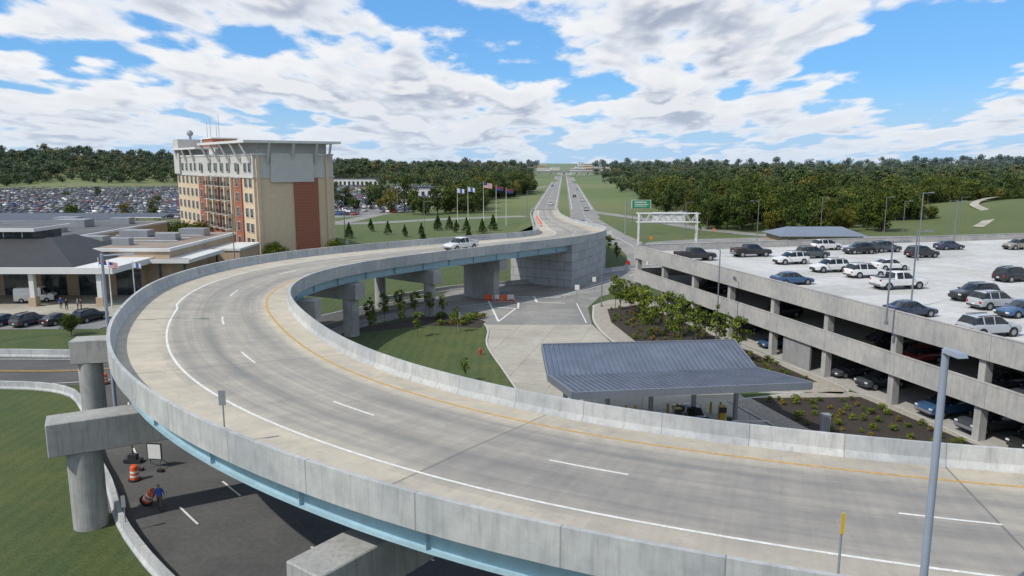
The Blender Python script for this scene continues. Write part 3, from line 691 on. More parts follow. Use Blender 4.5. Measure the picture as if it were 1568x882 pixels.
# ------------------------------------------------------------------ terminal building left
ter=empty('low_terminal_building')
m_roofdark=M('dark_roof',(.035,.037,.04),.7,.15,.8); m_roofgrav=M('flat_roof_membrane',(.27,.22,.18),.9,.15,.5,big=.3); m_fas=M('white_fascia',(.62,.62,.6),.6,.03,1); m_beige=M('beige_brick',(.42,.32,.22),.85,.08,3); m_rgrey=M('grey_roof_membrane',(.13,.135,.14),.85,.15,.5,big=.3)
mb=MB()
mb.b2(-120,-58.5,108,121,5.0,5.9,0)
mb.add([(-120,108.6,5.95),(-64.5,108.6,5.95),(-74.5,120,9.2),(-120,120,9.2)],[(0,1,2,3)],1); mb.add([(-64.5,108.6,5.95),(-64,128,5.95),(-74,126,9.2),(-74.5,120,9.2)],[(0,1,2,3)],1)
mb.b2(-120,-77.5,120,128,5.9,10.2,3); mb.b2(-121,-76.3,118.8,129,10.2,10.75,0); mb.b2(-120.6,-76.7,119.2,128.6,10.75,10.77,6)
for x in range(-118,-77,3): mb.b2(x-.08,x+.08,119.9,120,9.2,10.2,0)
mb.b2(-120,-60,118,121,0,5.0,2)
for x in range(-118,-60,6): mb.b2(x+.6,x+4.6,117.93,118,0.1,4.2,3)
mb.b2(-76.2,-56,121,150,0,6.8,2); mb.b2(-76.2,-55.7,120.7,150.3,6.8,7.3,0); mb.b2(-75.9,-56.3,121.3,149.7,7.3,7.32,4)
mb.b2(-120,-76.3,129.1,165,0,8.0,2); mb.b2(-120.3,-76.25,129.2,165.3,8.0,8.4,0); mb.b2(-119.7,-76.8,129.6,164.7,8.4,8.42,6)
mb.b2(-69,-52,119,134,5.1,5.7,0); mb.b2(-68.6,-52.4,119.4,120.6,5.7,5.72,4)
mb.b2(-56,-50,136,147,0,5.2,2); mb.b2(-56.2,-49.8,135.8,147.2,5.2,5.6,0)
for x in(-116,-107,-98,-89,-80,-71,-61): mb.b2(x-.55,x+.55,108.4,109.5,0,1.4,2); mb.b2(x-.35,x+.35,108.6,109.3,1.4,5.0,0)
for x in(-67.5,-62,-57,-53):
    for y in(119.6,133): mb.b2(x-.15,x+.15,y-.15,y+.15,0,5.1,3)
for x,y,s in((-72,128,2.2),(-66,126,1.4),(-70,139,2.6),(-62,134,1.8),(-61,143,2.4),(-88,150,3),(-94,158,2.4),(-82,157,2),(-100,140,3),(-85,138,2)):
    zb_=7.33 if x>-76 else 8.43; mb.b2(x-s,x+s,y-s*.6,y+s*.6,zb_,zb_+.9+s*.2,5)
for r in range(3): mb.cyl((-74,129+r*5,7.7),(-58,129+r*5,7.7),.13,n=8,mi=5)
mb.obj('structure',[m_fas,m_roofdark,m_beige,m_glass,m_roofgrav,m_steel,m_rgrey],ter)
mb=MB(); z=sheetz(); mb.prism([(-150,100),(-54,101),(-50,112),(-50,136),(-58,136),(-58,121),(-150,121)],-.05,z); mb.prism([(-150,92),(-53,93.5),(-52,100),(-150,99.5)],-.05,z-.002,1); mb.obj('forecourt_pavement',[m_slab,m_lot])
m_canr=M('dark_canopy_roof',(.05,.055,.07),.4,.2,.3,metal=.3)
for (x0,x1,y,w,h) in((-235,-120,205,9,4.2),(-250,-118,224,9,4.4),(-260,-112,243,9,4.4),(-165,-100,186,8,4.0)):
    mb=MB(); mb.add([(x0,y-w/2,h-.4),(x1,y-w/2,h-.4),(x1,y+w/2,h+.4),(x0,y+w/2,h+.4)],[(0,1,2,3)]); mb.add([(x0,y-w/2,h-.6),(x1,y-w/2,h-.6),(x1,y+w/2,h+.2),(x0,y+w/2,h+.2)],[(3,2,1,0)]); mb.b2(x0,x1,y-w/2-.1,y-w/2,h-.65,h-.35,1)
    for x in np.arange(x0+3,x1,9): mb.b2(x-.15,x+.15,y-.2,y+.2,0,h-.1,1)
    mb.obj('parking_canopy',[m_canr,m_white])
# ------------------------------------------------------------------ parking lots with distant cars
def carcolmat():
    m,nt,b=newmat('distant_car_paint'); a=N(nt,'ShaderNodeAttribute',attribute_name='carcol'); L(nt,a.outputs['Color'],b.inputs['Base Color']); b.inputs['Roughness'].default_value=.3; return m
m_cc=carcolmat()
def carrow(name,spots):
    v=[];f=[];cols=[]
    pal=[(.7,.7,.7),(.75,.75,.73),(.8,.8,.8),(.05,.05,.06),(.4,.42,.44),(.12,.13,.14),(.4,.03,.03),(.04,.09,.32),(.55,.55,.53),(.03,.03,.035),(.22,.24,.27)]
    for x,y,z,a in spots:
        ca,sa=math.cos(a),math.sin(a); l=2.25+random.uniform(-.2,.3); w=.9; hh=random.choice([1.42,1.45,1.7,1.75]); bz=.62*hh+.02
        secs=[(l,.3,.45*hh,w*.85),(l*.93,.3,bz-.12,w),(l*.42,.3,bz,w),(l*.1,.3,hh,w),(-l*.6,.3,hh*.98,w),(-l*.86,.3,bz+.05,w),(-l,.3,bz-.05,w*.9)]
        o=len(v); c=random.choice(pal)
        for xx,z0,z1,ww in secs:
            rw=.72*ww if z1>bz+.1 else ww*.93; mz=min(z1,bz)
            for yy,z_ in((-ww,z0),(-ww,mz*.97),(-rw,z1),(rw,z1),(ww,mz*.97),(ww,z0)): v.append((x+xx*ca-yy*sa,y+xx*sa+yy*ca,z+z_))
        gl=(.02,.025,.03)
        for i in range(6):
            for j in range(5):
                f.append((o+i*6+j,o+i*6+j+1,o+i*6+6+j+1,o+i*6+6+j))
                g=(j in(1,3) and i in(2,3,4)) or (j==2 and i in(2,4)); cols.append(gl if g else c)
        f.append(tuple(o+k for k in range(5,-1,-1))); cols.append(c); f.append(tuple(o+36+k for k in range(6))); cols.append(c)
        for s in(-1,1):
            for t in(.62,-.6):
                oo=len(v); cx=l*t
                for k in range(6):
                    an=k*math.pi/3; xx=cx+.34*math.cos(an); yy=s*(w+.01); v.append((x+xx*ca-yy*sa,y+xx*sa+yy*ca,z+.34+.34*math.sin(an)))
                f.append(tuple(oo+k for k in range(6))); cols.append((.01,.01,.01))
    me=bpy.data.meshes.new(name); me.from_pydata(v,[],f); me.materials.append(m_cc)
    at=me.attributes.new('carcol','FLOAT_COLOR','FACE'); flat=np.ones((len(f),4),'f'); flat[:,:3]=np.array(cols); at.data.foreach_set('color',flat.ravel())
    o=bpy.data.objects.new(name,me); COL.objects.link(o)
mb=MB(); mb.prism([(-420,180),(-95,172),(-92,262),(-420,262)],-.05,.045); mb.prism([(-420,286),(-70,286),(-45,330),(-30,560),(-60,690),(-420,690)],-.05,.047); mb.obj('parking_lot_asphalt',[m_lot])
sp=[]
for y in range(292,686,17):
    for s in(-2.6,2.6):
        x=-412.0
        while x<(-46-(max(0,330-y))*.8 if y<560 else -64):
            x+=2.8
            if int(x)%62<6: continue
            if random.random()<.74: sp.append((x,y+s,.06,R(90 if random.random()<.5 else 270)))
for y in(205,224,243):
    for s in(-7.5,-2.6,2.6,7.5):
        x=-300.0
        while x<-100:
            x+=2.8
            if random.random()<.7: sp.append((x,y+s,.06,R(90)))
carrow('distant_parked_cars',sp)
# ------------------------------------------------------------------ trees
def leafmat(name,c1,c2,autumn=.12,ac=(.16,.12,.02)):
    m,nt,b=newmat(name); at=N(nt,'ShaderNodeAttribute',attribute_name='tone'); oi=N(nt,'ShaderNodeObjectInfo')
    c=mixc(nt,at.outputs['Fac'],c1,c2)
    ps=N(nt,'ShaderNodeSeparateXYZ'); L(nt,oi.outputs['Location'],ps.inputs[0])
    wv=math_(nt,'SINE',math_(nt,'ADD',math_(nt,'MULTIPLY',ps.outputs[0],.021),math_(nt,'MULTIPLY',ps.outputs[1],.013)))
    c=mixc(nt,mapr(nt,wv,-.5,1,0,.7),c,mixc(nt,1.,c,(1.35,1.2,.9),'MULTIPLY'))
    c=mixc(nt,mapr(nt,oi.outputs['Random'],0,1,0,.85),c,mixc(nt,1.,c,(1.6,1.35,.8),'MULTIPLY'))
    r2=math_(nt,'FRACT',math_(nt,'MULTIPLY',oi.outputs['Random'],7.31))
    c=mixc(nt,mapr(nt,r2,1-autumn-.05,1-autumn+.06,0,.8),c,mixc(nt,at.outputs['Fac'],sc(ac,.5),ac))
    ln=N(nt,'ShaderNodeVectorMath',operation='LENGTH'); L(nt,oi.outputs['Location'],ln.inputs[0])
    haze_tint=mapr(nt,ln.outputs['Value'],250,2200,0,.62); c=mixc(nt,haze_tint,c,(.15,.20,.24))  # aerial haze painted into the leaf colour, stronger with distance
    L(nt,c,b.inputs['Base Color']); b.inputs['Roughness'].default_value=.8
    try: b.inputs['Specular IOR Level'].default_value=.1
    except Exception: pass
    return m
m_bark=M('bark',(.09,.07,.05),.95,.3,3,.4)
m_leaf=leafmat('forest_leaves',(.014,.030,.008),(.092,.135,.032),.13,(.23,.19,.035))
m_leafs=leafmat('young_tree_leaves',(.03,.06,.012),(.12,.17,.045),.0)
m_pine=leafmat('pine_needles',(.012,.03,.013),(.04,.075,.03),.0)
def treemesh(name,seed,H,cb,rx,ncl,per,size,lm,cone=False,tr=None,cr=.38,tw=False):
    rs=np.random.RandomState(seed); mb=MB(); tr=tr or H*.018
    lean=rs.uniform(-.03,.03,2)*H
    mb.cyl((0,0,-.3),(lean[0]*.5,lean[1]*.5,H*.5),tr,tr*.65,8,0,False); mb.cyl((lean[0]*.5,lean[1]*.5,H*.5),(lean[0],lean[1],H*.88),tr*.65,tr*.15,6,0,False)
    cz=(H+cb)/2; hz_=(H-cb)/2; V=[];T=[]
    for i in range(ncl):
        if cone:
            t=rs.uniform(0,1)**.8; z=cb+(H-cb)*t; rr=rx*(1-t)*rs.uniform(.5,1); a=rs.uniform(0,2*math.pi)
            c=np.array([rr*math.cos(a),rr*math.sin(a),z]); rad=rx*(.35*(1-t)+.10)
        else:
            d=rs.normal(size=3); d/=np.linalg.norm(d); r=rs.uniform(.35,1)**.6; lob=1+.25*math.sin(3*math.atan2(d[1],d[0])+seed)
            c=np.array([d[0]*rx*r*lob*.78,d[1]*rx*r*lob*.78,cz+d[2]*hz_*r*.82]); rad=rx*cr*rs.uniform(.55,1.2)
            if i%3==0 or tw:
                zb_=min(max(cb*.8,c[2]-rx*.8),H*.8); f=zb_/H
                mb.cyl((lean[0]*f,lean[1]*f,zb_),tuple(c),tr*.35,tr*.08,5,0,False)
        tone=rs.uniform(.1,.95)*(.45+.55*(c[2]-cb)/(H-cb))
        dn=rs.normal(size=(per,3)); dn/=np.linalg.norm(dn,axis=1)[:,None]
        pos=c+dn*rad*rs.uniform(.35 if tw else .55,1.12,(per,1))*np.array([1,1,.8])
        nn=dn*.9+rs.normal(size=(per,3))*.6+np.array([0,0,.25]); nn/=np.linalg.norm(nn,axis=1)[:,None]
        h=rs.normal(size=(per,3)); a=np.cross(nn,h); a/=np.linalg.norm(a,axis=1)[:,None]; b=np.cross(nn,a)
        s=size*rs.uniform(.6,1.3,(per,1))
        q=np.stack([pos-a*s*.5,pos-b*s*.33,pos+a*s*.5,pos+b*s*.33],1)
        V.append(q.reshape(-1,3)); T+=list(np.clip(tone+rs.uniform(-.15,.15,per),0,1))
    nb=len(mb.f); V=np.vstack(V); o=len(mb.v); nq=len(V)//4
    v=mb.v+[tuple(p) for p in V.tolist()]; f=mb.f+[(o+4*i,o+4*i+1,o+4*i+2,o+4*i+3) for i in range(nq)]
    me=bpy.data.meshes.new(name); me.from_pydata(v,[],f); me.materials.append(m_bark); me.materials.append(lm)
    me.polygons.foreach_set('material_index',[0]*nb+[1]*nq)
    at=me.attributes.new('tone','FLOAT','FACE'); at.data.foreach_set('value',np.array([.5]*nb+T,'f')); return me
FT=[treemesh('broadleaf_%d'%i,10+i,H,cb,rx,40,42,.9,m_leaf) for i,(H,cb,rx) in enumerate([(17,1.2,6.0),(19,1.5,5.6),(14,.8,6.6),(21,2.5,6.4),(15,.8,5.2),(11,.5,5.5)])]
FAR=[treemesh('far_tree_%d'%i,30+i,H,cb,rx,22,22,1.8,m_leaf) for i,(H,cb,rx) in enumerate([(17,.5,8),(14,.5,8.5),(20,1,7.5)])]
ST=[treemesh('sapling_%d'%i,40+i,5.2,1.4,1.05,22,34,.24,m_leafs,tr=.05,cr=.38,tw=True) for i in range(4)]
RT=[treemesh('round_%d'%i,60+i,7,1.0,3.2,60,80,.34,m_leaf) for i in range(2)]
PT=[treemesh('pine_%d'%i,80+i,5,.4,1.6,60,50,.28,m_pine,cone=True,tr=.1) for i in range(2)]
SH=[treemesh('shrub_%d'%i,90+i,.6,.05,.42,12,34,.12,m_leafs,tr=.015,cr=.5) for i in range(3)]
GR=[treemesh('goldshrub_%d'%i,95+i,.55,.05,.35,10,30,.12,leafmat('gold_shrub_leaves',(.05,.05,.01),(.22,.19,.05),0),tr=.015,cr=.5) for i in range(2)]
def inst(name,me,x,y,z=0,s=1,sz=None,rz=None):
    o=bpy.data.objects.new(name,me); COL.objects.link(o); o.location=(x,y,z); o.scale=(s,s,sz or s); o.rotation_euler[2]=random.uniform(0,6.28) if rz is None else rz; return o
def scatter(name,meshes,pts):
    e=empty(name)
    for k,me in enumerate(meshes):
        sub=[p for i,p in enumerate(pts) if i%len(meshes)==k]
        if not sub: continue
        v=[];f=[]
        for x,y,z,s in sub:
            a=random.uniform(0,6.28); r=s/math.sqrt(2); o=len(v)
            for j in range(4): v.append((x+r*math.cos(a+j*math.pi/2),y+r*math.sin(a+j*math.pi/2),z))
            f.append((o,o+1,o+2,o+3))
        m=bpy.data.meshes.new(name+'_points'); m.from_pydata(v,[],f); io=bpy.data.objects.new(name+'_points',m); COL.objects.link(io); io.parent=e
        io.instance_type='FACES'; io.use_instance_faces_scale=True; io.instance_faces_scale=1; io.show_instancer_for_render=False; io.show_instancer_for_viewport=False
        c=bpy.data.objects.new(me.name,me); COL.objects.link(c); c.parent=io
def region(x0,x1,y0,y1,sp,cond,smin=.75,smax=1.15,clump=.38):
    out=[]; y=y0
    while y<y1:
        x=x0
        while x<x1:
            px,py=x+random.uniform(-.45,.45)*sp,y+random.uniform(-.45,.45)*sp
            if abs(px)<py*.78+30 and cond(px,py):
                m_=1-clump*(.5+.5*math.sin(px*.045+1.3*math.sin(py*.02))*math.cos(px*.019+py*.011))
                out.append((px,py,hz(px,py)-.3,random.uniform(smin,smax)*m_))
            x+=sp
        y+=sp
    random.shuffle(out); return out
def cr_(x,y):
    if y<700: e=32+.10*y
    else: e=.069*y+50
    w=10*math.sin(y*.03)+8*math.sin(x*.05)
    if x<e+w*.5: return False
    if y<228+w*.7+ (25 if x>120 else 0): return False
    if math.hypot((x-125)/24,(y-480)/90)<1: return False
    if math.hypot((x-205)/52,(y-276)/42)<1: return False
    if math.hypot((x-330)/110,(y-640)/50)<1: return False
    if math.hypot((x-120)/60,(y-900)/90)<1: return False
    if abs(x-(66+ (y-300)*.35))<5 and y<470: return False
    return True
pts=region(30,420,225,300,6.3,cr_,.5,.95)+region(30,460,300,440,9,cr_,.6,1.02)
scatter('forest',FT,pts)
pts=region(60,900,440,760,13,cr_,.6,1.0)+region(60,1300,760,1250,21,cr_,.75,1.15)
scatter('forest_background',FAR,pts)
def cl_(x,y):
    if x>.069*y-32-10*math.sin(y*.02): return False
    if -425<x<-64 and y<695: return False
    if x<-30 and y<600: return False
    return True
pts=region(-95,20,318,560,6.6,cl_,.6,1.0)
scatter('forest_left',FT,pts)
pts=region(-95,30,560,700,11,cl_,.6,.95)+region(-1100,60,700,1250,18,lambda x,y:x<.069*y-50 and math.hypot((x+20)/60,(y-900)/90)>1,.75,1.2)+region(-900,-430,420,700,13,lambda x,y:math.sin(x*.02+y*.013)>-.5,.6,1.)
scatter('forest_left_background',FAR,pts)
pts=region(-260,-60,272,282,9,lambda x,y:random.random()<.35,.35,.55)+region(-300,-80,400,640,60,lambda x,y:random.random()<.8,.35,.55)
for x,y,s in((-82,340,.7),(-77,346,.75),(-71,338,.6),(-66,350,.8),(-58,330,.75),(-52,322,.8),(-47,328,.85),(-41,312,.75),(-36,306,.8),(-31,312,.8),(-26,318,.7)): pts.append((x,y,0,s))
scatter('tree_row',FT,pts)
pts=region(-2000,2000,1450,2300,50,lambda x,y:abs(x-.069*y)>75 and math.sin(x*.006)+math.sin(y*.01+x*.003)>-.6,1.1,1.8)
scatter('distant_woods',FAR,pts)
for x,y,s in((-20,91.5,.9),(-18.3,93.5,1.0),(-16.6,95,.95),(-14.8,97,1.05),(-13,98,1),(-11.2,99.2,.9),(-9.4,99.8,.85),(-17,88.5,.9),(-14,92,.9),(-7,91,.75),(-11.5,88.5,.8),(-4.5,69.5,.6)): inst('young_tree',ST[random.randrange(4)],x,y,.1,s*.8,s*random.uniform(.85,1))
for x,y,s in((14.8,105,1.15),(15,101,1.25),(15.8,97.5,1.2),(16.8,94,1.3),(17.6,90.5,1.2),(19.2,88,1.3),(19.8,84.5,1.25),(21,81.5,1.2),(22.4,78.5,1.25),(23.6,75.5,1.2),(18,100,1.0),(21.5,86,1.1),(17,103,1.1),(19.5,94,1.1),(16.2,88,1.0),(18.4,82.5,1.05)): inst('young_tree',ST[random.randrange(4)],x,y,.15,s*1.0,s*random.uniform(.85,1))
inst('young_tree',ST[1],30,47.5,.15,.5); inst('young_tree',ST[2],34,46.5,.15,.45)
sh=[(random.uniform(-10,-3.5),random.uniform(95,100.5),.14,random.uniform(.8,1.6)) for _ in range(40)]
def inpoly(p,poly):
    x,y=p;c=False;j=len(poly)-1
    for i in range(len(poly)):
        xi,yi=poly[i];xj,yj=poly[j]
        if (yi>y)!=(yj>y) and x<(xj-xi)*(y-yi)/(yj-yi)+xi: c=not c
        j=i
    return c
b1=[(13.8,106),(13.2,97),(14.6,86.5),(18.3,77.5),(23,70.5),(29.5,69.5),(27,80),(22.6,97),(19,109.5)]
b2_=[(21.8,64.2),(23.8,57),(26.5,50.8),(28.7,44.8),(33.8,43.4),(36.4,46.5),(34.4,53),(31.2,64.4)]
sh2=[];y=43
while y<108:
    x=12
    while x<38:
        p=(x+random.uniform(-.4,.4),y+random.uniform(-.4,.4))
        if inpoly(p,b1) or inpoly(p,b2_): sh2.append((p[0],p[1],.16,random.uniform(.45,1.05)))
        x+=1.3
    y+=1.3
scatter('planting_bed_shrubs',SH+GR[:1],[p for p in sh+sh2 if random.random()<.75])
mb=MB(); mb.prism([(-11,95),(-4,93.5),(-3.6,97.5),(-6,100.5),(-10,101.5),(-13,99.5),(-21,92),(-19.5,90.5)],.1,.165); mb.obj('planting_bed_mulch',[m_mulch])
inst('round_tree',RT[0],-48.2,151,0,.8); inst('round_tree',RT[1],-37.5,158,0,.75); inst('round_tree',RT[0],-41,170,0,.6)
for x in range(-92,-68,4): inst('round_tree',RT[(x//4)%2],x,170+random.uniform(-1,1),0,random.uniform(1.1,1.3))
for x,y,s in((-23.5,236,1),(-20,238,.9),(-17,228,.8),(-14,230,.9),(-9,226,.9),(-6,236,1),(-27,222,.7),(-31,215,.7),(-37,222,.8),(-46,210,.9),(-44,232,.8),(-12,205,.7),(-24,200,.7)): inst('pine_tree',PT[random.randrange(2)],x,y,0,s)
for x,y,s in((-72,88.5,.9),(-66,87.5,.75),(-54.5,90,.7),(30,168,.8),(35.5,150.5,.7)): inst('round_tree',RT[0],x,y,0,s*.6)
for x,y in((22.4,158),(23.3,166),(23,176),(24,184),(56,222),(64,224),(73,223),(84,226),(95,224)): inst('small_tree',ST[random.randrange(4)],x,y,0,.8)
# ------------------------------------------------------------------ street furniture
def lamp(x,y,z0,ztop,r=.09,arm=(1,0),al=1.2,name='street_lamp',heads=1,m=None,hs=1):
    mb=MB(); mb.cyl((0,0,0),(0,0,ztop-z0),r,r*.7,14); mb.cyl((0,0,0),(0,0,.25),r*1.9,r*1.9,14)
    for s in([1] if heads==1 else[1,-1]):
        ax,ay=arm[0]*s,arm[1]*s; h=ztop-z0
        mb.cyl((0,0,h-.12),(ax*al,ay*al,h),r*.45,r*.4,8)
        an=math.atan2(ay,ax); mb.box((ax*(al+.3*hs),ay*(al+.3*hs),h+.01),(.75*hs,.32*hs,.1),an,0,.85); mb.box((ax*(al+.35*hs),ay*(al+.35*hs),h-.05),(.5*hs,.24*hs,.03),an,1)
    mb.cyl((0,0,ztop-z0),(0,0,ztop-z0+.06),r*.8,r*.3,12)
    return mb.obj(name,[m or m_greysteel,m_white],smooth=True,loc=(x,y,z0))
m_bluegrey=M('blue_grey_pole_paint',(.26,.30,.37),.45,.05,3)
lamp(10.0,16.7,0,16.75,.115,(.1,-1),.08,m=m_bluegrey,hs=.75)
lamp(-30.6,55.2,0,14.3,.15,(1,.1),1.7,m=m_bluegrey)
for x,y,z0,zt,arm in((31.8,62.0,7.5,14.6,(1,0)),(37.6,69,7.5,14.8,(1,0)),(57,104,7.5,17,(1,0)),(23.6,84,.15,11.3,(0,1)),(72,121,7.5,15,(1,0)),(13.2,108,.15,9.6,(1,0))):
    lamp(x,y,z0,zt,.085,arm,.8)
for x,y,h,a in((-40,178,14,(1,0)),(-23.5,200,11,(1,0)),(-58,185,11,(1,0)),(36,205,11,(-1,0)),(50,215,10,(1,0)),(60,182,12,(-1,0)),(92,222,11,(1,0)),(105,200,11,(1,0)),(5,250,12,(1,0)),(42,260,12,(-1,0)),(-48,128,12.5,(1,0)),(-62,86.5,12,(1,0)),(-46,300,13,(1,0)),(-60,360,13,(1,0)),(-75,420,13,(1,0)),(-110,330,13,(1,0)),(-150,300,13,(1,0)),(-190,320,13,(1,0)),(-240,300,13,(1,0)),(-130,245,12,(1,0)),(-175,245,12,(1,0)),(-215,400,14,(1,0)),(-280,380,14,(1,0)),(120,205,11,(1,0)),(135,225,11,(1,0)),(90,180,13,(1,0))):
    lamp(x,y,0,h,.1,a,1.4,heads=2 if x<-60 else 1)
def flagmat(name,mode):
    m,nt,b=newmat(name); uv=N(nt,'ShaderNodeTexCoord').outputs['UV']; sx=N(nt,'ShaderNodeSeparateXYZ'); L(nt,uv,sx.inputs[0])
    if mode=='us':
        st=math_(nt,'GREATER_THAN',math_(nt,'FRACT',math_(nt,'MULTIPLY',sx.outputs[1],6.5)),.5); c=mixc(nt,st,(.45,.02,.03),(.65,.65,.65))
        can_=math_(nt,'MULTIPLY',math_(nt,'LESS_THAN',sx.outputs[0],.42),math_(nt,'GREATER_THAN',sx.outputs[1],.46)); c=mixc(nt,can_,c,(.03,.04,.18))
    elif mode=='w': c=mixc(nt,math_(nt,'LESS_THAN',math_(nt,'ABSOLUTE',math_(nt,'SUBTRACT',sx.outputs[0],.5)),.18),(.6,.62,.65),(.05,.12,.4))
    else: c=mixc(nt,math_(nt,'GREATER_THAN',sx.outputs[1],.5),(.03,.05,.2),(.2,.03,.03))
    L(nt,c,b.inputs['Base Color']); b.inputs['Roughness'].default_value=.8; return m
fm={'us':flagmat('us_flag_cloth','us'),'w':flagmat('white_flag_cloth','w'),'b':flagmat('blue_flag_cloth','b')}
def flagpole(x,y,h,mode,s=1.,z0=0):
    e=empty('flagpole',(x,y,z0)); mb=MB(); mb.cyl((0,0,0),(0,0,h),.11,.05,10); mb.cyl((0,0,h),(0,0,h+.15),.1,.02,8); mb.obj('pole',[m_white],e,smooth=True)
    mb=MB();v=[];uv=[];nxx=14
    for i in range(nxx+1):
        for j in range(6):
            t=i/nxx; v.append((.1+t*2.7*s,.25*s*math.sin(t*9+j*.4)*t,h-.2-(1-j/5)*1.7*s-.35*t*s)); uv.append((t,j/5))
    mb.add(v,[(i*6+j,(i+1)*6+j,(i+1)*6+j+1,i*6+j+1) for i in range(nxx) for j in range(5)]); mb.obj('flag',[fm[mode]],e,smooth=True,uv=uv)
flagpole(-18.6,255,12.8,'w',.85); flagpole(-15,255,13.2,'w',.85); flagpole(-9.7,255,14.8,'us',1.05); flagpole(-5.4,255,13.6,'b',.85); flagpole(-2,255,12.8,'b',.85)
flagpole(-59,108,7.0,'us',.5); flagpole(-56.5,110,6.6,'w',.42); flagpole(-61,109,7.2,'b',.42)
m_gal=M('white_truss_steel',(.6,.6,.6),.5,.04,2); m_green=M('green_sign_face',(.01,.22,.10),.5,.08,2); m_bsign=M('blue_sign_face',(.02,.10,.42),.5,.08,2); m_sback=M('sign_back_aluminium',(.33,.34,.36),.45,.06,3,metal=.4)
mb=MB()
for x in(30.6,44.6):
    for dy in(-.7,.7): mb.cyl((x,180+dy,0),(x,180+dy,9.3),.16,n=10)
    for k in range(6): mb.cyl((x,179.3 if k%2 else 180.7,.5+k*1.4),(x,180.7 if k%2 else 179.3,1.9+k*1.4),.07,n=6)
for z in(7.0,9.1):
    for dy in(-.7,.7): mb.cyl((30,180+dy,z),(45.2,180+dy,z),.13,n=8)
for k in range(10):
    a=30.6+k*1.4; 
    for dy in(-.7,.7): mb.cyl((a,180+dy,7 if k%2 else 9.1),(a+1.4,180+dy,9.1 if k%2 else 7),.07,n=6)
    mb.cyl((a,180+dy,9.1),(a,180-dy,9.1),.06,n=6)
mb.b2(34,42,180.9,181.0,6.6,9.3,1)
mb.obj('overhead_sign_gantry',[m_gal,m_white])
mb=MB()
mb.b2(35.3,40.6,219.9,220,8.0,10.3,1); mb.b2(35.1,40.8,219.95,220.05,7.9,10.4,0)
for a,b in((9.6,.2),(9.0,.16),(8.5,.14)):
    mb.b2(36,39.5 if a!=9.0 else 40.1,219.88,219.9,a,a+b*1.3,0)
mb.cyl((33.5,220.2,0),(33.5,220.2,10),.2,n=12,mi=2); mb.cyl((33.5,220.2,9.3),(40.8,220.2,9.3),.12,n=8,mi=2)
mb.obj('green_highway_sign',[m_white,m_green,m_steel])
mb=MB(); mb.b2(-1.8,1.8,-.03,.03,2.2,3.6,0); mb.b2(-1.6,1.6,-.04,-.03,2.8,3.0,1); mb.cyl((-1.3,.06,0),(-1.3,.06,2.3),.06,mi=2); mb.cyl((1.3,.06,0),(1.3,.06,2.3),.06,mi=2)
mb.obj('blue_road_sign',[m_bsign,m_white,m_steel],loc=(20.8,232,0))
def sign(name,x,y,z,h,w,hh,face,rz=0,shape='box'):
    mb=MB(); mb.cyl((0,0,0),(0,0,h),.035,n=8)
    if shape=='box': mb.b2(-w/2,w/2,-.06,-.035,h-hh,h,1)
    else: mb.cyl((0,-.035,h-w/2),(0,-.06,h-w/2),w/2,n=8 if shape=='oct' else 24,mi=1)
    mb.obj(name,[m_steel,face],loc=(x,y,z),rz=rz)
m_redsign=M('red_sign_face',(.45,.02,.02),.5,.1,2); m_warn=M('orange_sign_face',(.75,.2,.02),.5,.1,2)
def onbar(x,y):
    j=int(np.argmin([math.hypot(rp(q,RP[q][2]+.3)[0]-x,rp(q,RP[q][2]+.3)[1]-y) for q in range(len(RP))])); return rp(j,RP[j][2]-.05,0)
p=onbar(-11.2,30.6); sign('traffic_sign',p[0],p[1],p[2],2.4,.3,.65,m_sback)
p=onbar(8.9,18.9); sign('traffic_sign',p[0],p[1],p[2],2.6,.09,.6,m_yellow)
sign('do_not_enter_sign',21.5,137,.05,3.2,.8,.8,m_redsign,0,'oct'); sign('do_not_enter_sign',23.0,133.5,.05,3.0,.8,.8,m_redsign,0,'oct')
sign('traffic_sign',13.5,121,0,2.6,.6,.8,m_white); sign('traffic_sign',-22.2,40.0,0,2.3,.25,.7,m_sback)
for x,y in((-6.8,91.5),(10,113),(-40,180),(27,205),(35.5,190),(58,214),(24,240)): sign('traffic_sign',x,y,0,2.6,.7,.8,m_white if random.random()<.5 else m_warn)
m_or=M('orange_plastic',(.75,.11,.02),.5,.08,3); m_refl=M('reflective_band',(.7,.7,.68),.4,.05,3)
def drum(x,y,rot=(0,0,0),z=.06):
    mb=MB(); mb.cyl((0,0,0),(0,0,.08),.42,.40,20,2); zz=[.08,.24,.38,.52,.66,.8,.92]; 
    for k in range(6): mb.cyl((0,0,zz[k]),(0,0,zz[k+1]),.30-.012*k,.292-.012*k,20,k%2 if k<5 else 0,True)
    mb.cyl((0,0,.92),(0,0,.99),.235,.20,16,0); mb.b2(-.12,.12,-.02,.02,.99,1.08,0)
    o=mb.obj('traffic_drum',[m_or,m_refl,m_black],smooth=True,loc=(x,y,z)); o.rotation_euler=rot; return o
drum(-25.3,47.2); drum(-22.75,43.5,z=.3).rotation_euler=(R(10),R(38),0)
drum(-39.2,69.3); drum(-38.4,70.6)
for k in range(7):
    q=near(19.5,190+k*12); p=rp(q,RP[q][2]-1.6); drum(p[0],p[1],z=p[2])
mb=MB()
for k in range(4):
    x=-4.2+k*1.15; mb.b2(x,x+1.05,113.2,113.6,.3,.95,k%2); mb.b2(x+.02,x+.2,113.15,113.65,.06,.3,0); mb.b2(x+.85,x+1.03,113.15,113.65,.06,.3,0)
mb.obj('orange_barricade',[m_or,m_refl])
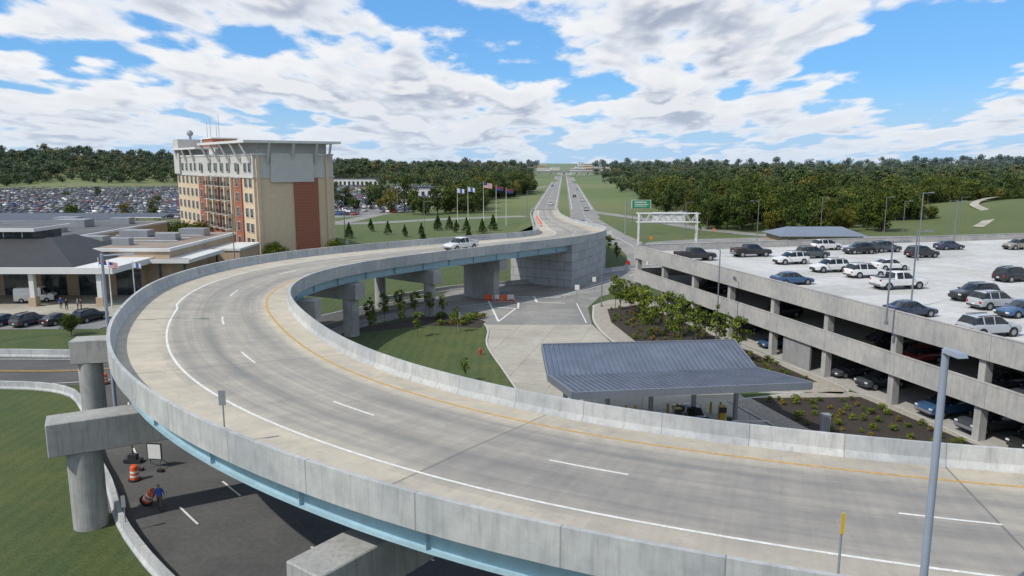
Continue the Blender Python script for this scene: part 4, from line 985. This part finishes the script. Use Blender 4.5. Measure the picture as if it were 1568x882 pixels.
for k in range(3): 
    mb=MB(); x=-1.5+k*.9
    mb.cyl((0,0,0),(0,0,.04),.25,.25,8,0); mb.cyl((0,0,.04),(0,0,.75),.16,.03,14,0); mb.cyl((0,0,.35),(0,0,.5),.112,.083,14,1,False); mb.obj('traffic_cone',[m_or,m_refl],smooth=True,loc=(x,112.2,.06))
mb=MB(); mb.b2(-.55,.55,-.03,.03,.55,1.75,0); mb.b2(-.47,.47,-.04,-.03,.63,1.67,1)
for s in(-1,1): mb.cyl((s*.4,0,.6),(s*.75,-.6,.02),.03,n=6); mb.cyl((s*.4,0,.6),(s*.75,.6,.02),.03,n=6); mb.box((s*.75,-.6,.07),(.4,.3,.12),0,2)
mb.obj('portable_road_sign',[m_dark,m_white,m_black],loc=(-24.9,49.3,.06),rz=R(-8))
mb=MB(); mb.b2(-.6,.6,-.25,.25,.0,.25,0); mb.cyl((0,0,.25),(0,0,1.5),.04,n=8,mi=0); mb.b2(-.3,.3,-.2,.2,.25,.6,0); mb.obj('equipment_crate',[m_dark],loc=(-26.9,50.2,.06))
mb=MB(); mb.cyl((0,0,0),(0,0,.08),.18,.18,12); mb.cyl((0,0,.08),(0,0,.6),.12,.11,12); mb.cyl((0,0,.6),(0,0,.75),.14,.05,12); mb.cyl((-.22,0,.45),(.22,0,.45),.06,n=10); mb.cyl((0,-.2,.42),(0,0,.42),.07,n=10); mb.obj('fire_hydrant',[m_redsign],smooth=True,loc=(-3.5,80,.15))
mb=MB(); mb.cyl((0,0,0),(0,0,.03),.45,n=16); mb.obj('drain_cover',[m_conc],loc=(-38,59.5,0.01))
m_bluer=M('blue_grey_roof',(.16,.19,.24),.5,.05,.5)
mb=MB(); mb.b2(67,87,184,196,0,3.2,0)
mb.add([(66,183,3.2),(88,183,3.2),(84,190,5.1),(70,190,5.1)],[(0,1,2,3)],1); mb.add([(66,197,3.2),(66,183,3.2),(70,190,5.1)],[(0,1,2)],1); mb.add([(88,183,3.2),(88,197,3.2),(84,190,5.1)],[(0,1,2)],1); mb.add([(88,197,3.2),(66,197,3.2),(70,190,5.1),(84,190,5.1)],[(0,1,2,3)],1)
for k in range(5): mb.b2(68.5+k*3.8,70.5+k*3.8,183.93,184,1,2.6,2)
mb.obj('grey_roofed_building',[m_beige,m_bluer,m_glass])
tb=random.Random(3)
for k in range(26):
    y=tb.uniform(1350,2300); x=.069*y+tb.uniform(-90,120)
    if abs(x-.069*y)<22: x+=60
    w,d,h=tb.uniform(14,36),tb.uniform(15,30),tb.uniform(4,10); mb=MB(); mb.b2(-w/2,w/2,-d/2,d/2,-3,h,0); mb.b2(-w/2-.5,w/2+.5,-d/2-.5,d/2+.5,h,h+.6,1)
    for q in range(int(w//5)): mb.b2(-w/2+2+q*5,-w/2+4.5+q*5,-d/2-.06,-d/2,h*.3,h*.6,2)
    mb.obj('town_building',[tb.choice([m_fas,m_beige,m_white,m_cream]),tb.choice([m_roofdark,m_fas,m_bluer]),m_glass],loc=(x,y,hz(x,y)))
for x,y,w,h in((-50,470,22,6),(-150,700,60,7),(-250,712,40,6),(-330,150,30,6),(-50,650,30,7)):
    mb=MB(); mb.b2(-w/2,w/2,-8,8,0,h,0); mb.b2(-w/2-.5,w/2+.5,-8.5,8.5,h,h+.5,1)
    for q in range(int(w//4)): mb.b2(-w/2+1.2+q*4,-w/2+3.2+q*4,-8.05,-8,1.2,h*.65,2)
    mb.obj('distant_building',[m_fas,m_roofdark,m_glass],loc=(x,y,0))
# ------------------------------------------------------------------ people
m_skin=M('skin',(.42,.25,.17),.6,.05,8); m_hair=M('hair',(.03,.02,.015),.8,.2,20)
def person(x,y,z,rz,shirt,pants,pose='walk',name='person',hgt=1.78):
    V=[];E=[];Rd=[]
    def a(p,r,par=None):
        V.append(p);Rd.append(r)
        if par is not None:E.append((par,len(V)-1))
        return len(V)-1
    pel=a((0,0,.95),.155); wa=a((0,-.01,1.10),.135,pel); ch=a((0,-.02,1.30),.165,wa); up=a((0,-.02,1.42),.12,ch); nk=a((0,-.02,1.50),.055,up)
    h0=a((0,-.03,1.58),.075,nk); h1=a((0,-.035,1.66),.092,h0); a((0,-.02,1.74),.07,h1); nose=a((0,-.135,1.635),.016,h1)
    for s in(-1,1):
        st=(.16 if pose=='walk' else .03)*s
        hp=a((s*.10,0,.90),.095,pel); kn=a((s*.11,-st*1.0-.03,.50),.062,hp); an=a((s*.115,-st*1.3+.03,.09),.042,kn); a((s*.125,-st*1.3-.14,.045),.036,an)
        sh=a((s*.19,-.02,1.40),.062,up)
        if pose=='walk' and s<0: el=a((s*.34,-.05,1.15),.045,sh); wr=a((s*.50,-.12,.95),.03,el); hd=(s*.56,-.15,.88)
        else: el=a((s*.27,.03*(1 if s>0 else -1),1.12),.045,sh); wr=a((s*.30,-.08,.88),.03,el); hd=(s*.30,-.10,.80)
        pm=a(hd,.034,wr); d=Vector(hd)-Vector(V[wr]); d.normalize()
        for k in range(4):
            off=Vector((0,(k-1.5)*.02,0)); b0=Vector(hd)+d*.045+off; b1=b0+d*(.045+.01*(k in(1,2))); 
            f=a(tuple(b0),.010,pm); a(tuple(b1+Vector((-s*.012,0,0))),.008,f)
        t=a(tuple(Vector(hd)+Vector((0,-.04,.01))),.011,pm); a(tuple(Vector(hd)+Vector((0,-.055,-.03))),.009,t)
    me=bpy.data.meshes.new(name); me.from_pydata(V,E,[]); o=bpy.data.objects.new(name,me); COL.objects.link(o)
    md=o.modifiers.new('skin','SKIN'); 
    for i,sv in enumerate(me.skin_vertices[0].data): sv.radius=(Rd[i]*(1.25 if i in(wa,ch,pel) else 1),Rd[i]*(.85 if i in(wa,ch,pel) else 1)); sv.use_root=(i==0)
    sb=o.modifiers.new('s','SUBSURF'); sb.levels=2; sb.render_levels=2
    dg=bpy.context.evaluated_depsgraph_get(); m2=bpy.data.meshes.new_from_object(o.evaluated_get(dg)); o.modifiers.clear(); o.data=m2
    m2.materials.clear()
    for m in(m_skin,shirt,pants,m_hair,m_black): m2.materials.append(m)
    for p in m2.polygons:
        c=p.center; mi=1
        if c.z>1.49: mi=0
        if c.z>1.70 or (c.z>1.60 and c.y>.0): mi=3
        if c.z<.98 and abs(c.x)<.22: mi=2
        if abs(c.x)>.255 and c.z<1.14: mi=0
        if c.z<.11: mi=4
        p.material_index=mi; p.use_smooth=True
    o.location=(x,y,z); o.rotation_euler[2]=rz; o.scale=(hgt/1.8,)*3
    mb=MB()
    for s in(-1,1): mb.box((s*.034,-.118,1.665),(.022,.012,.01),0,0); mb.box((s*.098,-.03,1.65),(.02,.035,.06),0,1)
    mb.box((0,-.115,1.59),(.045,.012,.01),0,2)
    mb.obj('face_details',[m_black,m_skin,m_redsign],o)
    return o
m_blues=M('blue_shirt',(.03,.11,.42),.8,.1,6); m_khaki=M('khaki_trousers',(.13,.10,.065),.85,.1,6); m_dk=M('dark_clothes',(.02,.022,.03),.85,.2,6); m_greyc=M('grey_shirt',(.2,.2,.22),.85,.1,6)
try:
    person(-21.5,42.7,.06,R(8),m_blues,m_khaki,'walk')
    for x,y,sh_,pa,r in((-64.2,105.5,m_dk,m_dk,.5),(-62.9,106,m_greyc,m_dk,2.2),(-61.9,105.2,m_dk,m_dk,-1.),(-65.8,106.8,m_blues,m_dk,1.2)): person(x,y,.06,r,sh_,pa,'stand')
except Exception as ex: print('PERSON FAIL',ex)
# ------------------------------------------------------------------ world
w=bpy.data.worlds.new('World'); scene.world=w; w.use_nodes=True; nt=w.node_tree
bg=nt.nodes['Background']
EL,AZ=48,-126
sky=N(nt,'ShaderNodeTexSky',sky_type='NISHITA'); sky.sun_disc=False; sky.sun_elevation=R(EL); sky.sun_rotation=R(AZ); sky.air_density=1.0; sky.dust_density=.4; sky.ozone_density=2.0
tc=N(nt,'ShaderNodeTexCoord').outputs['Generated']
sx=N(nt,'ShaderNodeSeparateXYZ'); L(nt,tc,sx.inputs[0]); X,Y,Z=sx.outputs
def coord(dz,k=.13,ysc=.55):
    z=math_(nt,'ADD',math_(nt,'MAXIMUM',math_(nt,'ADD',Z,dz),0),k)
    c=N(nt,'ShaderNodeCombineXYZ'); L(nt,math_(nt,'DIVIDE',X,z),c.inputs[0]); L(nt,math_(nt,'MULTIPLY',math_(nt,'DIVIDE',Y,z),ysc),c.inputs[1]); return c.outputs[0]
def dens(dz,det):
    c=mapping(nt,coord(dz),(1,1,1),(5.1,2.7,0))
    a=noise(nt,c,1.9,det,.53,.1); b_=noise(nt,c,.75,1,.5)
    vo=N(nt,'ShaderNodeTexVoronoi',feature='F1',voronoi_dimensions='2D'); vo.inputs['Scale'].default_value=5.5; L(nt,c,vo.inputs['Vector'])
    s=math_(nt,'ADD',math_(nt,'MULTIPLY',a,.68),math_(nt,'MULTIPLY',b_,.32))
    return math_(nt,'SUBTRACT',s,math_(nt,'MULTIPLY',math_(nt,'SUBTRACT',vo.outputs['Distance'],.4),.08))
def gap(az,el,sa,se,amp):
    dx=math_(nt,'DIVIDE',math_(nt,'SUBTRACT',math_(nt,'DIVIDE',X,math_(nt,'MAXIMUM',Y,.05)),az),sa); dy=math_(nt,'DIVIDE',math_(nt,'SUBTRACT',Z,el),se)
    s=math_(nt,'ADD',math_(nt,'MULTIPLY',dx,dx),math_(nt,'MULTIPLY',dy,dy)); g=math_(nt,'POWER',2.718,math_(nt,'MULTIPLY',s,-1.0)); 
    return math_(nt,'MULTIPLY',math_(nt,'MULTIPLY',g,amp),math_(nt,'GREATER_THAN',Y,0))
d0=dens(0,6); d1=dens(.018,4)
gp=math_(nt,'ADD',gap(-.03,.165,.11,.035,.17),math_(nt,'ADD',gap(.54,.12,.11,.045,.13),gap(-.14,.2,.08,.025,.13)))
plus=math_(nt,'ADD',math_(nt,'ADD',gap(-.48,.12,.28,.08,.06),gap(.25,.165,.15,.045,.09)),gap(.0,.075,.3,.03,.035))
dd=math_(nt,'ADD',math_(nt,'SUBTRACT',d0,gp),plus)
cov=mapr(nt,dd,.445,.505,0,1,True)
lit=mapr(nt,math_(nt,'SUBTRACT',d0,d1),-.02,.055,0,1,True)
thick=mapr(nt,dd,.49,.61,0,1,True)
cc_=mixc(nt,thick,(.82,.86,.92),(.40,.46,.58)); cc_=mixc(nt,math_(nt,'MULTIPLY',lit,.78),cc_,(.93,.94,.955))
hzn=mapr(nt,Z,.0,.11,1,0,True)
cc_=mixc(nt,math_(nt,'MULTIPLY',hzn,.42),cc_,(.60,.70,.84))
skys=mixc(nt,1.,sky.outputs[0],(.085,.125,.165),'MULTIPLY')
skys=mixc(nt,.55,skys,(.13,.40,.82))
skys=mixc(nt,math_(nt,'MULTIPLY',hzn,.85),skys,(.46,.65,.88))
fin=mixc(nt,math_(nt,'MULTIPLY',cov,mapr(nt,Z,-.01,.03,.6,1)),skys,cc_)
L(nt,fin,bg.inputs['Color']); bg.inputs['Strength'].default_value=1.0
sd=bpy.data.lights.new('sun','SUN'); sd.energy=3.7; sd.angle=R(.6); sd.color=(1,.95,.87)
so=bpy.data.objects.new('sun',sd); COL.objects.link(so)
S=Vector((math.sin(R(AZ))*math.cos(R(EL)),math.cos(R(AZ))*math.cos(R(EL)),math.sin(R(EL))))
so.rotation_euler=(-S).to_track_quat('-Z','Y').to_euler()
# ------------------------------------------------------------------ camera
cd=bpy.data.cameras.new('camera'); cam=bpy.data.objects.new('camera',cd); COL.objects.link(cam)
cam.location=(0,0,21); cam.rotation_euler=(R(80.5),0,0); cd.sensor_width=36; cd.lens=26.2; cd.clip_end=20000; cd.clip_start=.1
scene.camera=cam
scene.view_settings.view_transform='Standard'; scene.view_settings.look='None'; scene.view_settings.exposure=0
